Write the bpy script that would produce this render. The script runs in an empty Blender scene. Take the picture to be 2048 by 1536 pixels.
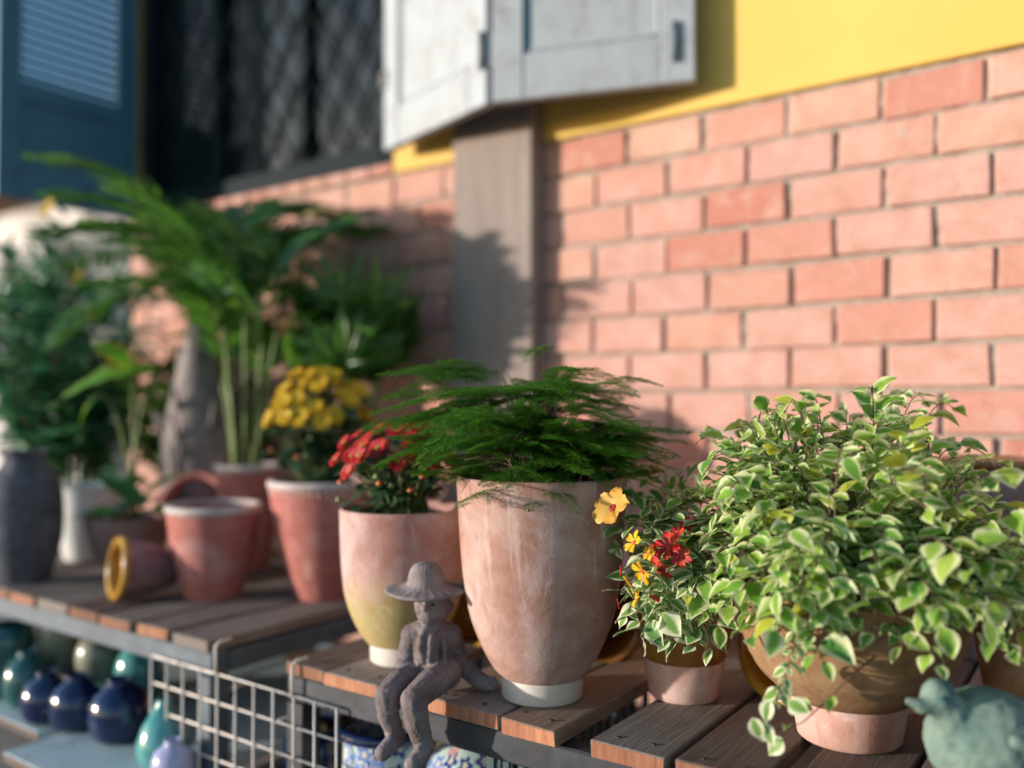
import bpy, bmesh, math, random
import numpy as np
from mathutils import Vector, Matrix, Euler
R = math.radians
random.seed(7)
sc = bpy.context.scene
col = sc.collection

# ---------------------------------------------------------------- camera
# wall plane is y=0, x runs along the wall (right = near), z up, ground z=0
F = 1750.0                      # focal length in pixels of the 2048 px wide photo
CAM = Vector((0, -1.875, 0.925))
YAW = R(35.27); PITCH = math.atan(40 / F)
cd = bpy.data.cameras.new('camera'); cam = bpy.data.objects.new('camera', cd); col.objects.link(cam)
cam.location = CAM; cam.rotation_euler = (math.pi / 2 + PITCH, 0, YAW)
cd.sensor_width = 36; cd.lens = 36 * F / 2048; cd.clip_start = .02; cd.clip_end = 500
cd.dof.use_dof = True; cd.dof.focus_distance = 1.14; cd.dof.aperture_fstop = 1.12
sc.camera = cam
FW = Vector((-math.sin(YAW), math.cos(YAW), 0)); RT = Vector((math.cos(YAW), math.sin(YAW), 0))

def at(px, py, zc):
    """world point seen at a pixel of the photo, zc metres in front of the camera"""
    u = (px - 1024) / F
    return CAM + zc * (FW + u * RT) + Vector((0, 0, zc * (808 - py) / F))

# ---------------------------------------------------------------- light
SUN_EL = R(6.5); SUN_PHI = R(46)       # elevation; angle to the left of the wall's normal
tosun = Vector((-math.sin(SUN_PHI) * math.cos(SUN_EL), -math.cos(SUN_PHI) * math.cos(SUN_EL), math.sin(SUN_EL)))
w = bpy.data.worlds.new('World'); sc.world = w; w.use_nodes = True
nt = w.node_tree; bg = nt.nodes['Background']
sky = nt.nodes.new('ShaderNodeTexSky'); sky.sky_type = 'NISHITA'; sky.sun_disc = False
sky.sun_elevation = SUN_EL; sky.ozone_density = 2.5; sky.dust_density = .6; sky.sun_rotation = math.atan2(tosun.x, tosun.y)
nt.links.new(sky.outputs[0], bg.inputs[0]); bg.inputs[1].default_value = .15
sd = bpy.data.lights.new('sun', 'SUN'); sd.energy = 2.6; sd.angle = R(1.2); sd.color = (1, .9, .825)
sun = bpy.data.objects.new('sun', sd); col.objects.link(sun)
sun.rotation_euler = tosun.to_track_quat('Z', 'Y').to_euler(); sun.location = (-6, -8, 4)
vs = sc.view_settings; vs.view_transform = 'Standard'; vs.look = 'None'; vs.gamma = 1; vs.exposure = 1.3
sc.cycles.use_denoising = True
sc.cycles.max_bounces = 6; sc.cycles.transparent_max_bounces = 8

# ---------------------------------------------------------------- node helpers
class NB:
    def __init__(s, name):
        s.m = bpy.data.materials.new(name); s.m.use_nodes = True
        s.t = s.m.node_tree; s.b = s.t.nodes['Principled BSDF']; s.out = s.t.nodes['Material Output']
    def n(s, typ, **kw):
        nd = s.t.nodes.new('ShaderNode' + typ)
        for k, v in kw.items(): setattr(nd, k, v)
        return nd
    def l(s, a, b): s.t.links.new(a, b)
    def set(s, sock, v):
        if hasattr(v, 'is_linked') or isinstance(v, bpy.types.NodeSocket): s.l(v, sock)
        else: sock.default_value = v
    def coord(s, kind='Object', scale=(1, 1, 1), loc=None):
        tc = s.n('TexCoord'); mp = s.n('Mapping'); s.l(tc.outputs[kind], mp.inputs[0]); mp.inputs[3].default_value = scale
        if loc is not None: s.l(loc, mp.inputs[1])
        return mp.outputs[0]
    def noise(s, vec, scale=5, detail=4, rough=.55, dist=0):
        nd = s.n('TexNoise'); s.l(vec, nd.inputs['Vector']); nd.inputs['Scale'].default_value = scale
        nd.inputs['Detail'].default_value = detail; nd.inputs['Roughness'].default_value = rough; nd.inputs['Distortion'].default_value = dist
        return nd.outputs[0]
    def ramp(s, fac, stops, interp='LINEAR'):
        nd = s.n('ValToRGB'); s.l(fac, nd.inputs[0]); cr = nd.color_ramp; cr.interpolation = interp
        while len(cr.elements) < len(stops): cr.elements.new(.5)
        for e, (p, c) in zip(cr.elements, stops):
            e.position = p; e.color = (c, c, c, 1) if isinstance(c, (int, float)) else (*c, 1)
        return nd.outputs[0]
    def mix(s, fac, a, b, mode='MIX'):
        nd = s.n('Mix', data_type='RGBA', blend_type=mode)
        s.set(nd.inputs[0], fac)
        for i, v in ((6, a), (7, b)):
            if isinstance(v, tuple): nd.inputs[i].default_value = (*v, 1)
            else: s.l(v, nd.inputs[i])
        return nd.outputs[2]
    def math(s, op, a, b=0.0, c=0.0, clamp=False):
        nd = s.n('Math', operation=op); nd.use_clamp = clamp
        s.set(nd.inputs[0], a); s.set(nd.inputs[1], b); s.set(nd.inputs[2], c)
        return nd.outputs[0]
    def bump(s, h, strength=.4, dist=.01, normal=None):
        nd = s.n('Bump'); nd.inputs['Strength'].default_value = strength; nd.inputs['Distance'].default_value = dist
        s.l(h, nd.inputs['Height'])
        if normal is not None: s.l(normal, nd.inputs['Normal'])
        s.l(nd.outputs[0], s.b.inputs['Normal']); return nd.outputs[0]
    def base(s, c):
        if isinstance(c, tuple): s.b.inputs['Base Color'].default_value = (*c, 1)
        else: s.l(c, s.b.inputs['Base Color'])
    def rough(s, v): s.set(s.b.inputs['Roughness'], v)
    def rnd(s):
        o = s.n('ObjectInfo'); return o.outputs['Random']
    def rnd2(s):
        """random per object and per loose piece"""
        o = s.n('ObjectInfo'); g = s.n('NewGeometry')
        a = s.math('ADD', o.outputs['Random'], g.outputs['Random Per Island']); return s.math('FRACT', a)

MT = {}
def plain(name, c, rough=.6, var=.25, scale=30, bump=.15, metal=0, coat=0, spec=None):
    """one colour broken up by soft stains and fine relief"""
    q = NB(name); v = q.coord()
    a = q.noise(v, scale, 5); b = q.noise(v, scale * .18, 3)
    f = q.math('MULTIPLY', a, b); f = q.ramp(f, [(.12, 0), (.42, 1)])
    d = tuple(x * (1 - var) for x in c); l = tuple(min(1, x * (1 + var * .5)) for x in c)
    q.base(q.mix(f, d, l)); q.rough(rough)
    if bump: q.bump(a, bump, .004)
    q.b.inputs['Metallic'].default_value = metal; q.b.inputs['Coat Weight'].default_value = coat
    if spec is not None: q.b.inputs['Specular IOR Level'].default_value = spec
    MT[name] = q.m; return q.m

def terracotta(name, base, pale, dark, pale_amt=.5, moss=None, streak=.5):
    q = NB(name); v = q.coord(); tc = q.n('TexCoord')
    oi = q.n('ObjectInfo'); off = q.n('VectorMath', operation='SCALE'); cmb = q.n('CombineXYZ')
    q.l(oi.outputs['Random'], cmb.inputs[0]); q.l(oi.outputs['Random'], cmb.inputs[2]); q.l(cmb.outputs[0], off.inputs[0]); off.inputs[3].default_value = 9
    v = q.coord(loc=off.outputs[0])
    big = q.noise(v, 9, 6, .62, .6); mid = q.noise(v, 34, 6, .65)
    vst = q.coord(scale=(1, 1, .07), loc=off.outputs[0]); st = q.noise(vst, 32, 6, .65, .7)
    c = q.mix(q.ramp(mid, [(.34, 0), (.66, 1)]), dark, base)
    pf = q.ramp(big, [(.62 - .36 * pale_amt, 0), (.9 - .36 * pale_amt, 1)])
    c = q.mix(q.math('MULTIPLY', pf, .85), c, pale)
    sf = q.ramp(st, [(.58, 0), (.66, 1)]); c = q.mix(q.math('MULTIPLY', sf, streak), c, pale)
    df = q.ramp(st, [(.33, 1), (.42, 0)]); c = q.mix(q.math('MULTIPLY', df, .45), c, dark)
    if moss:
        sep = q.n('SeparateXYZ'); q.l(tc.outputs['Object'], sep.inputs[0])
        h = q.math('ADD', sep.outputs[2], q.math('MULTIPLY', q.math('SUBTRACT', big, .5), .14))
        mf = q.ramp(h, [(moss[0], 1), (moss[1], 0)])
        c = q.mix(q.math('MULTIPLY', mf, .9), c, q.mix(mid, moss[2], moss[3]))
    crust = q.noise(v, 17, 7, .75, 1.5); c = q.mix(q.ramp(crust, [(.58, 0), (.63, .55 * pale_amt)]), c, tuple(min(1, x * 1.12) for x in pale))
    speck = q.noise(v, 150, 3, .6)
    c = q.mix(q.ramp(speck, [(.26, .3), (.38, 0)]), c, tuple(x * .6 for x in dark))
    q.base(c); q.rough(.86); q.b.inputs['Specular IOR Level'].default_value = .25
    q.bump(q.math('ADD', mid, q.math('MULTIPLY', speck, .6)), .28, .003)
    MT[name] = q.m; return q.m

def glaze(name, c1, c2, rough=.18, scale=14):
    q = NB(name); v = q.coord()
    f = q.ramp(q.noise(v, scale, 5, .6, .5), [(.35, 0), (.65, 1)])
    q.base(q.mix(f, c1, c2)); q.rough(rough); q.b.inputs['Coat Weight'].default_value = .5; q.b.inputs['Coat Roughness'].default_value = .12
    q.bump(q.noise(v, 60, 3), .05, .002)
    MT[name] = q.m; return q.m

def leafmat(name, cols, edge=None, edge_at=.62, trans=.3, rough=.42, spec=.4):
    """cols: list of greens picked per leaf; edge: pale margin colour following the leaf outline"""
    q = NB(name); r = q.rnd2(); n = len(cols)
    c = q.ramp(r, [(i / max(1, n - 1), k) for i, k in enumerate(cols)])
    v = q.coord()
    nz = q.noise(v, 90, 3)
    c = q.mix(q.math('MULTIPLY', q.ramp(nz, [(.4, 0), (.65, 1)]), .3), c, tuple(x * .6 for x in cols[0]))
    if edge:
        a = q.n('Attribute'); a.attribute_name = 'edge'
        e = q.math('ADD', a.outputs['Fac'], q.math('MULTIPLY', q.math('SUBTRACT', q.noise(v, 130, 2), .5), .75))
        e = q.math('ADD', e, q.math('MULTIPLY', q.math('SUBTRACT', r, .5), .3))
        c = q.mix(q.ramp(e, [(edge_at - .08, 0), (edge_at + .05, .45), (edge_at + .2, 1)]), c, edge)
    q.base(c); q.rough(rough); q.b.inputs['Specular IOR Level'].default_value = spec
    tr = q.n('BsdfTranslucent'); q.l(c, tr.inputs[0]); ms = q.n('MixShader'); ms.inputs[0].default_value = trans
    q.l(q.b.outputs[0], ms.inputs[1]); q.l(tr.outputs[0], ms.inputs[2]); q.l(ms.outputs[0], q.out.inputs[0])
    MT[name] = q.m; return q.m

def wood(name, c1, c2, c3, axis='Y', rough=.8):
    q = NB(name)
    oi = q.n('ObjectInfo'); cmb = q.n('CombineXYZ'); q.l(q.math('MULTIPLY', oi.outputs['Random'], 7), cmb.inputs[0]); q.l(q.math('MULTIPLY', oi.outputs['Random'], 11), cmb.inputs[1])
    s = {'Y': (1, .06, 1), 'X': (.06, 1, 1), 'Z': (1, 1, .06)}[axis]
    v = q.coord(scale=s, loc=cmb.outputs[0]); v2 = q.coord(loc=cmb.outputs[0])
    g = q.noise(v, 110, 6, .65, .8); b = q.noise(v2, 11, 4, .6)
    c = q.mix(q.ramp(g, [(.35, 0), (.65, 1)]), c1, c2)
    c = q.mix(q.ramp(b, [(.42, 0), (.68, .8)]), c, c3)
    k = q.math('ADD', .8, q.math('MULTIPLY', oi.outputs['Random'], .4)); cc = q.n('CombineColor')
    for i in range(3): q.l(k, cc.inputs[i])
    c = q.mix(1.0, c, cc.outputs[0], 'MULTIPLY')
    q.base(c); q.rough(rough); q.b.inputs['Specular IOR Level'].default_value = .25
    q.bump(g, .5, .003); MT[name] = q.m; return q.m

# ---------------------------------------------------------------- materials
def brick_mat():
    q = NB('fired brick'); oi = q.n('ObjectInfo'); r = oi.outputs['Random']
    cmb = q.n('CombineXYZ'); q.l(q.math('MULTIPLY', r, 13), cmb.inputs[0]); q.l(q.math('MULTIPLY', r, 29), cmb.inputs[2])
    v = q.coord(loc=cmb.outputs[0]); vo = q.coord()
    c = q.ramp(r, [(0, (.54, .24, .175)), (.12, (.57, .3, .235)), (.3, (.59, .335, .27)), (.48, (.57, .32, .265)), (.62, (.6, .35, .26)), (.78, (.56, .28, .21)), (.9, (.47, .175, .125)), (1, (.6, .37, .275))])
    big = q.noise(v, 14, 5, .6, .4)
    c = q.mix(q.ramp(big, [(.45, 0), (.68, .55)]), c, (.47, .22, .15))
    c = q.mix(q.ramp(big, [(.25, .6), (.45, 0)]), c, (.58, .4, .33))
    sm = q.noise(v, 45, 5, .65); c = q.mix(q.ramp(sm, [(.56, 0), (.76, .55)]), c, (.5, .42, .35))
    smear = q.noise(v, 22, 6, .7, 1.2); c = q.mix(q.ramp(smear, [(.6, 0), (.68, .6)]), c, (.46, .4, .34)); pit = q.noise(v, 240, 3, .6); c = q.mix(q.ramp(pit, [(.3, .7), (.38, 0)]), c, (.2, .08, .05))
    sep = q.n('SeparateXYZ'); q.l(vo, sep.inputs[0])
    z = q.math('ADD', sep.outputs[2], q.math('MULTIPLY', sm, .0016))
    saw = q.math('PINGPONG', z, .0042)
    h = q.ramp(q.math('DIVIDE', saw, .0042), [(0, 0), (.3, .8), (1, 1)])
    c = q.mix(q.ramp(q.math('DIVIDE', saw, .0042), [(0, .5), (.22, 0)]), c, (.33, .13, .075))
    q.base(c); q.rough(.88); q.b.inputs['Specular IOR Level'].default_value = .2
    nn = q.n('Bump'); nn.inputs['Strength'].default_value = .45; nn.inputs['Distance'].default_value = .0015; q.l(h, nn.inputs['Height'])
    q.bump(q.math('ADD', q.ramp(pit, [(.28, 0), (.42, 1)]), q.math('MULTIPLY', smear, 2.0)), .5, .0022, nn.outputs[0])
    MT['brick'] = q.m
brick_mat()
def mortar_mat():
    q = NB('mortar'); v = q.coord(); n = q.noise(v, 55, 6, .7); b = q.noise(v, 5, 4)
    c = q.mix(q.ramp(n, [(.3, 0), (.7, 1)]), (.27, .215, .17), (.44, .365, .295))
    c = q.mix(q.ramp(b, [(.4, 0), (.7, .5)]), c, (.3, .22, .17)); q.base(c); q.rough(.95); q.bump(n, .7, .006); MT['mortar'] = q.m
mortar_mat()
def plaster_mat():
    q = NB('yellow plaster'); v = q.coord(); n = q.noise(v, 3, 5, .6); f = q.noise(v, 120, 4)
    c = q.mix(q.ramp(n, [(.35, 0), (.7, 1)]), (.64, .41, .085), (.7, .46, .11)); q.base(c); q.rough(.75); q.bump(q.math('ADD', f, n), .18, .004); MT['yellow'] = q.m
plaster_mat()
def painted_mat(name, c, dirt, chips, amt=.4):
    q = NB(name); v = q.coord(); n = q.noise(v, 9, 5, .65, .3); f = q.noise(v, 70, 5, .7); vs_ = q.coord(scale=(1, 1, .08)); s = q.noise(vs_, 60, 4)
    k = q.mix(q.ramp(n, [(.42, 0), (.75, amt)]), c, dirt); k = q.mix(q.ramp(s, [(.56, 0), (.74, amt)]), k, dirt)
    k = q.mix(q.ramp(q.math('MULTIPLY', f, q.math('ADD', n, .45)), [(.6, 0), (.66, .9)]), k, chips); q.base(k); q.rough(.6); q.bump(s, .2, .002); q.b.inputs['Specular IOR Level'].default_value = .06 if max(c) < .1 else .4; MT[name] = q.m
painted_mat('white paint', (.355, .385, .395), (.22, .225, .22), (.2, .14, .1), .55)
painted_mat('blue paint', (.05, .16, .24), (.035, .1, .15), (.03, .06, .08))
painted_mat('dark frame paint', (.006, .015, .018), (.004, .01, .012), (.014, .016, .016))
painted_mat('aqua board paint', (.42, .53, .54), (.28, .33, .33), (.2, .13, .09))
painted_mat('wire paint', (.7, .64, .56), (.5, .42, .34), (.14, .09, .06), .5)
def post_mat():
    q = NB('weathered post'); v = q.coord(scale=(1, 1, .12)); v2 = q.coord()
    g = q.noise(v, 40, 5, .6, .5); b = q.noise(v2, 6, 4, .6)
    c = q.mix(q.ramp(g, [(.3, 0), (.7, 1)]), (.2, .155, .13), (.285, .23, .195)); c = q.mix(q.ramp(b, [(.45, 0), (.7, .5)]), c, (.22, .18, .155))
    q.base(c); q.rough(.85); q.bump(g, .35, .003); MT['post'] = q.m
post_mat()
wood('plank top', (.15, .115, .094), (.27, .215, .175), (.22, .195, .175))
wood('fresh plank', (.17, .105, .07), (.27, .175, .115), (.17, .12, .09))
wood('plank dark', (.085, .056, .043), (.15, .1, .075), (.12, .098, .086))
wood('end grain', (.3, .105, .05), (.47, .23, .13), (.22, .085, .045), 'Z')
wood('end grain dark', (.2, .085, .045), (.3, .14, .075), (.16, .08, .05), 'Z')
plain('steel', (.04, .044, .05), .55, .4, 40, .2, .35)
plain('steel blue', (.075, .1, .12), .6, .35, 30, .2, .1)
terracotta('tall pot clay', (.39, .225, .175), (.52, .39, .345), (.29, .15, .11), .45, None, .6)
terracotta('mossy pot clay', (.42, .215, .175), (.58, .45, .42), (.31, .15, .12), .62, (.09, .16, (.36, .27, .07), (.46, .38, .17)), .35)
terracotta('pink pot clay', (.43, .155, .125), (.55, .35, .32), (.33, .105, .085), .32, None, .25)
terracotta('pink foot clay', (.5, .27, .21), (.62, .48, .43), (.4, .17, .12), .6, None, .3)
terracotta('grey pink clay', (.27, .165, .14), (.36, .27, .25), (.19, .11, .1), .4)
terracotta('tan clay', (.5, .27, .14), (.6, .42, .3), (.36, .18, .09), .4)
terracotta('purple clay', (.25, .14, .13), (.34, .24, .24), (.17, .09, .09), .4)
terracotta('bowl clay', (.25, .135, .06), (.36, .24, .13), (.16, .075, .035), .45, None, .25)
terracotta('statue clay', (.19, .155, .148), (.33, .29, .285), (.1, .075, .07), .45, None, .1)
terracotta('green stone', (.13, .2, .16), (.27, .34, .27), (.05, .1, .09), .55, None, .1)
terracotta('grey jar clay', (.1, .1, .115), (.2, .2, .22), (.055, .058, .07), .4)
plain('white glaze', (.66, .61, .54), .45, .14, 40, .08)
plain('lip glaze', (.52, .44, .4), .6, .25, 40, .1)
glaze('brown glaze', (.27, .12, .02), (.17, .07, .014), .32)
glaze('amber glaze', (.55, .31, .04), (.3, .13, .015), .25)
glaze('navy glaze', (.004, .01, .04), (.008, .02, .075), .1)
glaze('teal glaze', (.03, .2, .19), (.14, .37, .34), .15)
glaze('dark teal glaze', (.01, .06, .055), (.03, .13, .12), .2)
glaze('lavender glaze', (.28, .29, .45), (.4, .42, .58), .3)
glaze('olive glaze', (.16, .17, .11), (.27, .27, .19), .35)
glaze('yellow glaze', (.42, .27, .05), (.28, .16, .03), .3)
plain('soil', (.045, .028, .018), .95, .5, 90, .8)
plain('white pot', (.6, .6, .56), .5, .15, 20, .1)
plain('pale wall', (.72, .66, .6), .85, .12, 6, .1)
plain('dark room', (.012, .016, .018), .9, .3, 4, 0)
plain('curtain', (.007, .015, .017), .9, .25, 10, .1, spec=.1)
plain('lattice iron', (.008, .013, .015), .7, .3, 30, .1, spec=.15)
plain('concrete ground', (.3, .28, .26), .9, .25, 8, .4)
plain('pale fibre', (.42, .36, .34), .9, .4, 40, .5)
plain('bark', (.25, .21, .2), .9, .5, 26, .9)
plain('stem brown', (.13, .075, .045), .8, .3, 60, .2)
plain('stem green', (.16, .22, .06), .6, .3, 60, .1)
plain('crate plastic', (.03, .065, .07), .5, .2, 30, .05)
plain('roof tile', (.3, .12, .07), .8, .3, 12, .3)
leafmat('variegated leaf', [(.12, .32, .045), (.24, .46, .055), (.33, .54, .07), (.45, .6, .1), (.19, .41, .05), (.08, .26, .055)], (.7, .73, .4), .52, .45)
leafmat('small variegated leaf', [(.1, .26, .05), (.18, .35, .065), (.23, .4, .08), (.13, .29, .055)], (.74, .75, .5), .45, .4)
leafmat('yellow leaf', [(.4, .45, .03), (.5, .5, .05)], (.6, .62, .2), .7, .35)
leafmat('fern green', [(.06, .19, .02), (.1, .28, .03), (.15, .37, .04), (.08, .23, .025)], None, .5, .5, .6, .2)
leafmat('mum leaf', [(.014, .05, .022), (.022, .07, .03), (.035, .09, .045)], None, .5, .15, .5)
leafmat('palm leaf', [(.04, .13, .024), (.075, .2, .028), (.15, .33, .035), (.05, .155, .03)], None, .5, .42, .35, .6)
leafmat('bright leaf', [(.11, .3, .02), (.16, .38, .03)], (.5, .28, .03), .8, .4)
leafmat('shrub leaf', [(.03, .13, .055), (.045, .18, .07), (.08, .23, .07)], None, .5, .3, .4)
leafmat('red petal', [(.5, .014, .022), (.58, .03, .02), (.44, .01, .03), (.62, .075, .014)], None, .5, .25, .5)
leafmat('yellow petal', [(.68, .42, .01), (.72, .5, .015), (.62, .3, .008)], None, .5, .25, .5)
leafmat('hibiscus petal', [(.72, .38, .06), (.75, .46, .12)], None, .5, .3, .5)
plain('flower centre', (.32, .28, .02), .8, .3, 200, .5)
plain('orange bud', (.55, .13, .03), .6, .2, 90, .2)
plain('red throat', (.4, .03, .02), .6, .2, 90, .1)

def floral_mat():
    q = NB('floral glaze'); tc = q.n('TexCoord')
    def layer(scale, seed, size, petals):
        mp = q.n('Mapping'); q.l(tc.outputs['UV'], mp.inputs[0]); mp.inputs[3].default_value = (scale, scale, 1); mp.inputs[1].default_value = (seed, seed * .7, 0)
        vo = q.n('TexVoronoi'); vo.voronoi_dimensions = '2D'; q.l(mp.outputs[0], vo.inputs['Vector']); vo.inputs['Scale'].default_value = 1; vo.inputs['Randomness'].default_value = .75
        df = q.n('VectorMath', operation='SUBTRACT'); q.l(mp.outputs[0], df.inputs[0]); q.l(vo.outputs['Position'], df.inputs[1])
        sp = q.n('SeparateXYZ'); q.l(df.outputs[0], sp.inputs[0])
        an = q.math('ARCTAN2', sp.outputs[1], sp.outputs[0])
        pr = q.math('MULTIPLY_ADD', q.math('COSINE', q.math('MULTIPLY', an, petals)), .22, .78)
        d = q.math('DIVIDE', vo.outputs['Distance'], pr)
        sc_ = q.n('SeparateColor'); q.l(vo.outputs['Color'], sc_.inputs[0])
        return q.math('LESS_THAN', d, size), q.math('LESS_THAN', d, size * .36), q.math('GREATER_THAN', d, size * .84), sc_.outputs[0], sc_.outputs[1]
    bgc = q.mix(q.ramp(q.noise(tc.outputs['UV'], 16, 3), [(.44, 0), (.5, 1)], 'CONSTANT'), (.38, .56, .5), (.55, .58, .5))
    c = bgc
    for scale, seed, size, pet, pal in ((26, 3.3, .5, 5, [(0, (.02, .05, .2)), (.45, (.12, .2, .45)), (.8, (.03, .07, .22))]),
                                        (17, 8.1, .43, 6, [(0, (.5, .25, .25)), (.25, (.16, .27, .5)), (.45, (.38, .17, .06)), (.62, (.52, .5, .45)), (.8, (.03, .06, .22))])):
        f, ce, rim, rn, rn2 = layer(scale, seed, size, pet)
        pc = q.ramp(rn, pal, 'CONSTANT'); pc = q.mix(q.math('MULTIPLY', rim, .55), pc, (.6, .55, .48))
        pc = q.mix(ce, pc, (.55, .5, .38)); c = q.mix(f, c, pc)
    q.base(c); q.rough(.16); q.b.inputs['Coat Weight'].default_value = .4
    MT['floral'] = q.m
floral_mat()
def glass_mat():
    q = NB('window glass'); q.base((.02, .03, .033)); q.rough(.06); q.b.inputs['Transmission Weight'].default_value = .55; q.b.inputs['IOR'].default_value = 1.45; MT['glass'] = q.m
glass_mat()

# ---------------------------------------------------------------- object helpers
def mesh(name, verts, faces, smooth=True, mats=None, fm=None, uv=None, attr=None):
    me = bpy.data.meshes.new(name); me.from_pydata([tuple(v) for v in verts], [], faces)
    for m in (mats or []): me.materials.append(MT[m] if isinstance(m, str) else m)
    if smooth: me.polygons.foreach_set('use_smooth', [True] * len(me.polygons))
    if fm is not None: me.polygons.foreach_set('material_index', fm)
    if uv is not None:
        l = me.uv_layers.new(name='UVMap'); vi = np.empty(len(me.loops), int); me.loops.foreach_get('vertex_index', vi)
        l.data.foreach_set('uv', np.asarray(uv, float)[vi].ravel())
    if attr is not None:
        for k, vals in attr.items():
            a = me.attributes.new(k, 'FLOAT', 'POINT'); a.data.foreach_set('value', vals)
    me.update(); return me
def link(name, me, parent=None, loc=None, rot=None, scale=None, matrix=None, kind=None):
    o = bpy.data.objects.new(name, me); col.objects.link(o)
    if parent is not None: o.parent = parent
    if matrix is not None: o.matrix_basis = matrix
    else:
        if loc is not None: o.location = loc
        if rot is not None: o.rotation_euler = rot
        if scale is not None: o.scale = (scale,) * 3 if isinstance(scale, (int, float)) else scale
    if kind: o['kind'] = kind
    return o
def tag(o, label, cat, group=None):
    o['label'] = label; o['category'] = cat
    if group: o['group'] = group
    return o
def thing(name, label, cat, loc=(0, 0, 0), rotz=0, group=None):
    o = bpy.data.objects.new(name, None); col.objects.link(o); o.location = loc; o.rotation_euler = (0, 0, rotz); o.empty_display_size = .05
    return tag(o, label, cat, group)
def struct(name, me):
    o = link(name, me); o['kind'] = 'structure'; return o

def box_me(name, size, mat, bev=.002, jit=0, center=True, endmat=None, endaxis=1):
    bm = bmesh.new(); bmesh.ops.create_cube(bm, size=1)
    for v in bm.verts:
        v.co = Vector((v.co.x * size[0], v.co.y * size[1], v.co.z * size[2])) + Vector([random.uniform(-jit, jit) for _ in range(3)])
        if not center: v.co.z += size[2] / 2
    if bev: bmesh.ops.bevel(bm, geom=bm.edges[:], offset=bev, segments=1, affect='EDGES')
    me = bpy.data.meshes.new(name); me.materials.append(MT[mat])
    if endmat:
        me.materials.append(MT[endmat]); bm.normal_update()
        for f in bm.faces:
            if abs(f.normal[endaxis]) > .8: f.material_index = 1
    bm.to_mesh(me); bm.free(); return me
def box(name, c, size, mat, parent=None, bev=.002, rot=None, **kw):
    return link(name, box_me(name, size, mat, bev, **kw), parent, c, rot)

def lathe_me(name, prof, mat, seg=56, wob=0, mats=None, fm_fn=None):
    """prof: (r,z) pairs from the bottom outside over the lip to the inside"""
    V = []; Fc = []; UV = []; n = len(prof); fm = []
    L = [0]
    for i in range(1, n): L.append(L[-1] + math.dist(prof[i], prof[i - 1]))
    rm = max(r for r, z in prof); ph = random.uniform(0, 6)
    for i, (r, z) in enumerate(prof):
        for j in range(seg + 1):
            a = 2 * math.pi * j / seg; rr = r * (1 + wob * math.sin(2 * a + ph + z * 8) + wob * .6 * math.sin(3 * a + ph * 2))
            V.append((rr * math.cos(a), rr * math.sin(a), z)); UV.append((a * rm, L[i]))
    for i in range(n - 1):
        for j in range(seg):
            a = i * (seg + 1) + j; Fc.append((a, a + 1, a + seg + 2, a + seg + 1)); fm.append(fm_fn(i) if fm_fn else 0)
    me = mesh(name, V, Fc, True, mats or [mat], fm, UV)
    bm = bmesh.new(); bm.from_mesh(me); bmesh.ops.remove_doubles(bm, verts=[v for v in bm.verts], dist=1e-6)
    bm.to_mesh(me); bm.free(); return me
def smooth_prof(pts, k=4):
    """Catmull-Rom through profile points"""
    out = []
    P = [pts[0]] + list(pts) + [pts[-1]]
    for i in range(1, len(P) - 2):
        p0, p1, p2, p3 = [np.array(p, float) for p in P[i - 1:i + 3]]
        for t in np.linspace(0, 1, k, endpoint=False):
            q = .5 * ((2 * p1) + (-p0 + p2) * t + (2 * p0 - 5 * p1 + 4 * p2 - p3) * t * t + (-p0 + 3 * p1 - 3 * p2 + p3) * t ** 3)
            out.append((max(0, float(q[0])), float(q[1])))
    out.append(tuple(pts[-1])); return out
def vessel(outer, th=.008, floor=None, k=5, lip=True):
    """outer profile bottom->rim, plus rounded lip and inside wall"""
    o = smooth_prof(outer, k); r, z = o[-1]
    prof = [(0, o[0][1])] + o
    if lip: prof += [(r - th * .15, z + th * .3), (r - th * .5, z + th * .42), (r - th * .85, z + th * .3)]
    inn = [(max(.001, a - th), b) for a, b in o[::-1] if floor is None or b > floor]
    prof += inn; prof.append((0, inn[-1][1])); return prof
def tube_me(name, pts, rad, mat, seg=6, taper=None):
    V = []; Fc = []; n = len(pts); pts = [Vector(p) for p in pts]
    up = Vector((0, 0, 1))
    for i, p in enumerate(pts):
        d = (pts[min(n - 1, i + 1)] - pts[max(0, i - 1)]).normalized()
        x = d.cross(up); x = x.normalized() if x.length > 1e-3 else Vector((1, 0, 0)); y = d.cross(x)
        r = rad * (1 if taper is None else 1 + (taper - 1) * i / (n - 1))
        for j in range(seg):
            a = 2 * math.pi * j / seg; V.append(p + r * (x * math.cos(a) + y * math.sin(a)))
    for i in range(n - 1):
        for j in range(seg):
            a = i * seg + j; b = i * seg + (j + 1) % seg; Fc.append((a, b, b + seg, a + seg))
    Fc.append(tuple(range(seg - 1, -1, -1))); Fc.append(tuple((n - 1) * seg + j for j in range(seg)))
    return mesh(name, V, Fc, True, [mat])
def curve_pts(a, b, bend, n=8):
    a, b, bend = Vector(a), Vector(b), Vector(bend)
    return [a * (1 - t) ** 2 + 2 * bend * t * (1 - t) + b * t * t for t in [i / (n - 1) for i in range(n)]]
def join_into(V, Fc, me, M, attr=None):
    o = len(V); V += [M @ v.co for v in me.vertices]; Fc += [tuple(i + o for i in p.vertices) for p in me.polygons]
    if attr is not None:
        a = np.empty(len(me.vertices)); me.attributes['edge'].data.foreach_get('value', a); attr += a.tolist()
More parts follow.
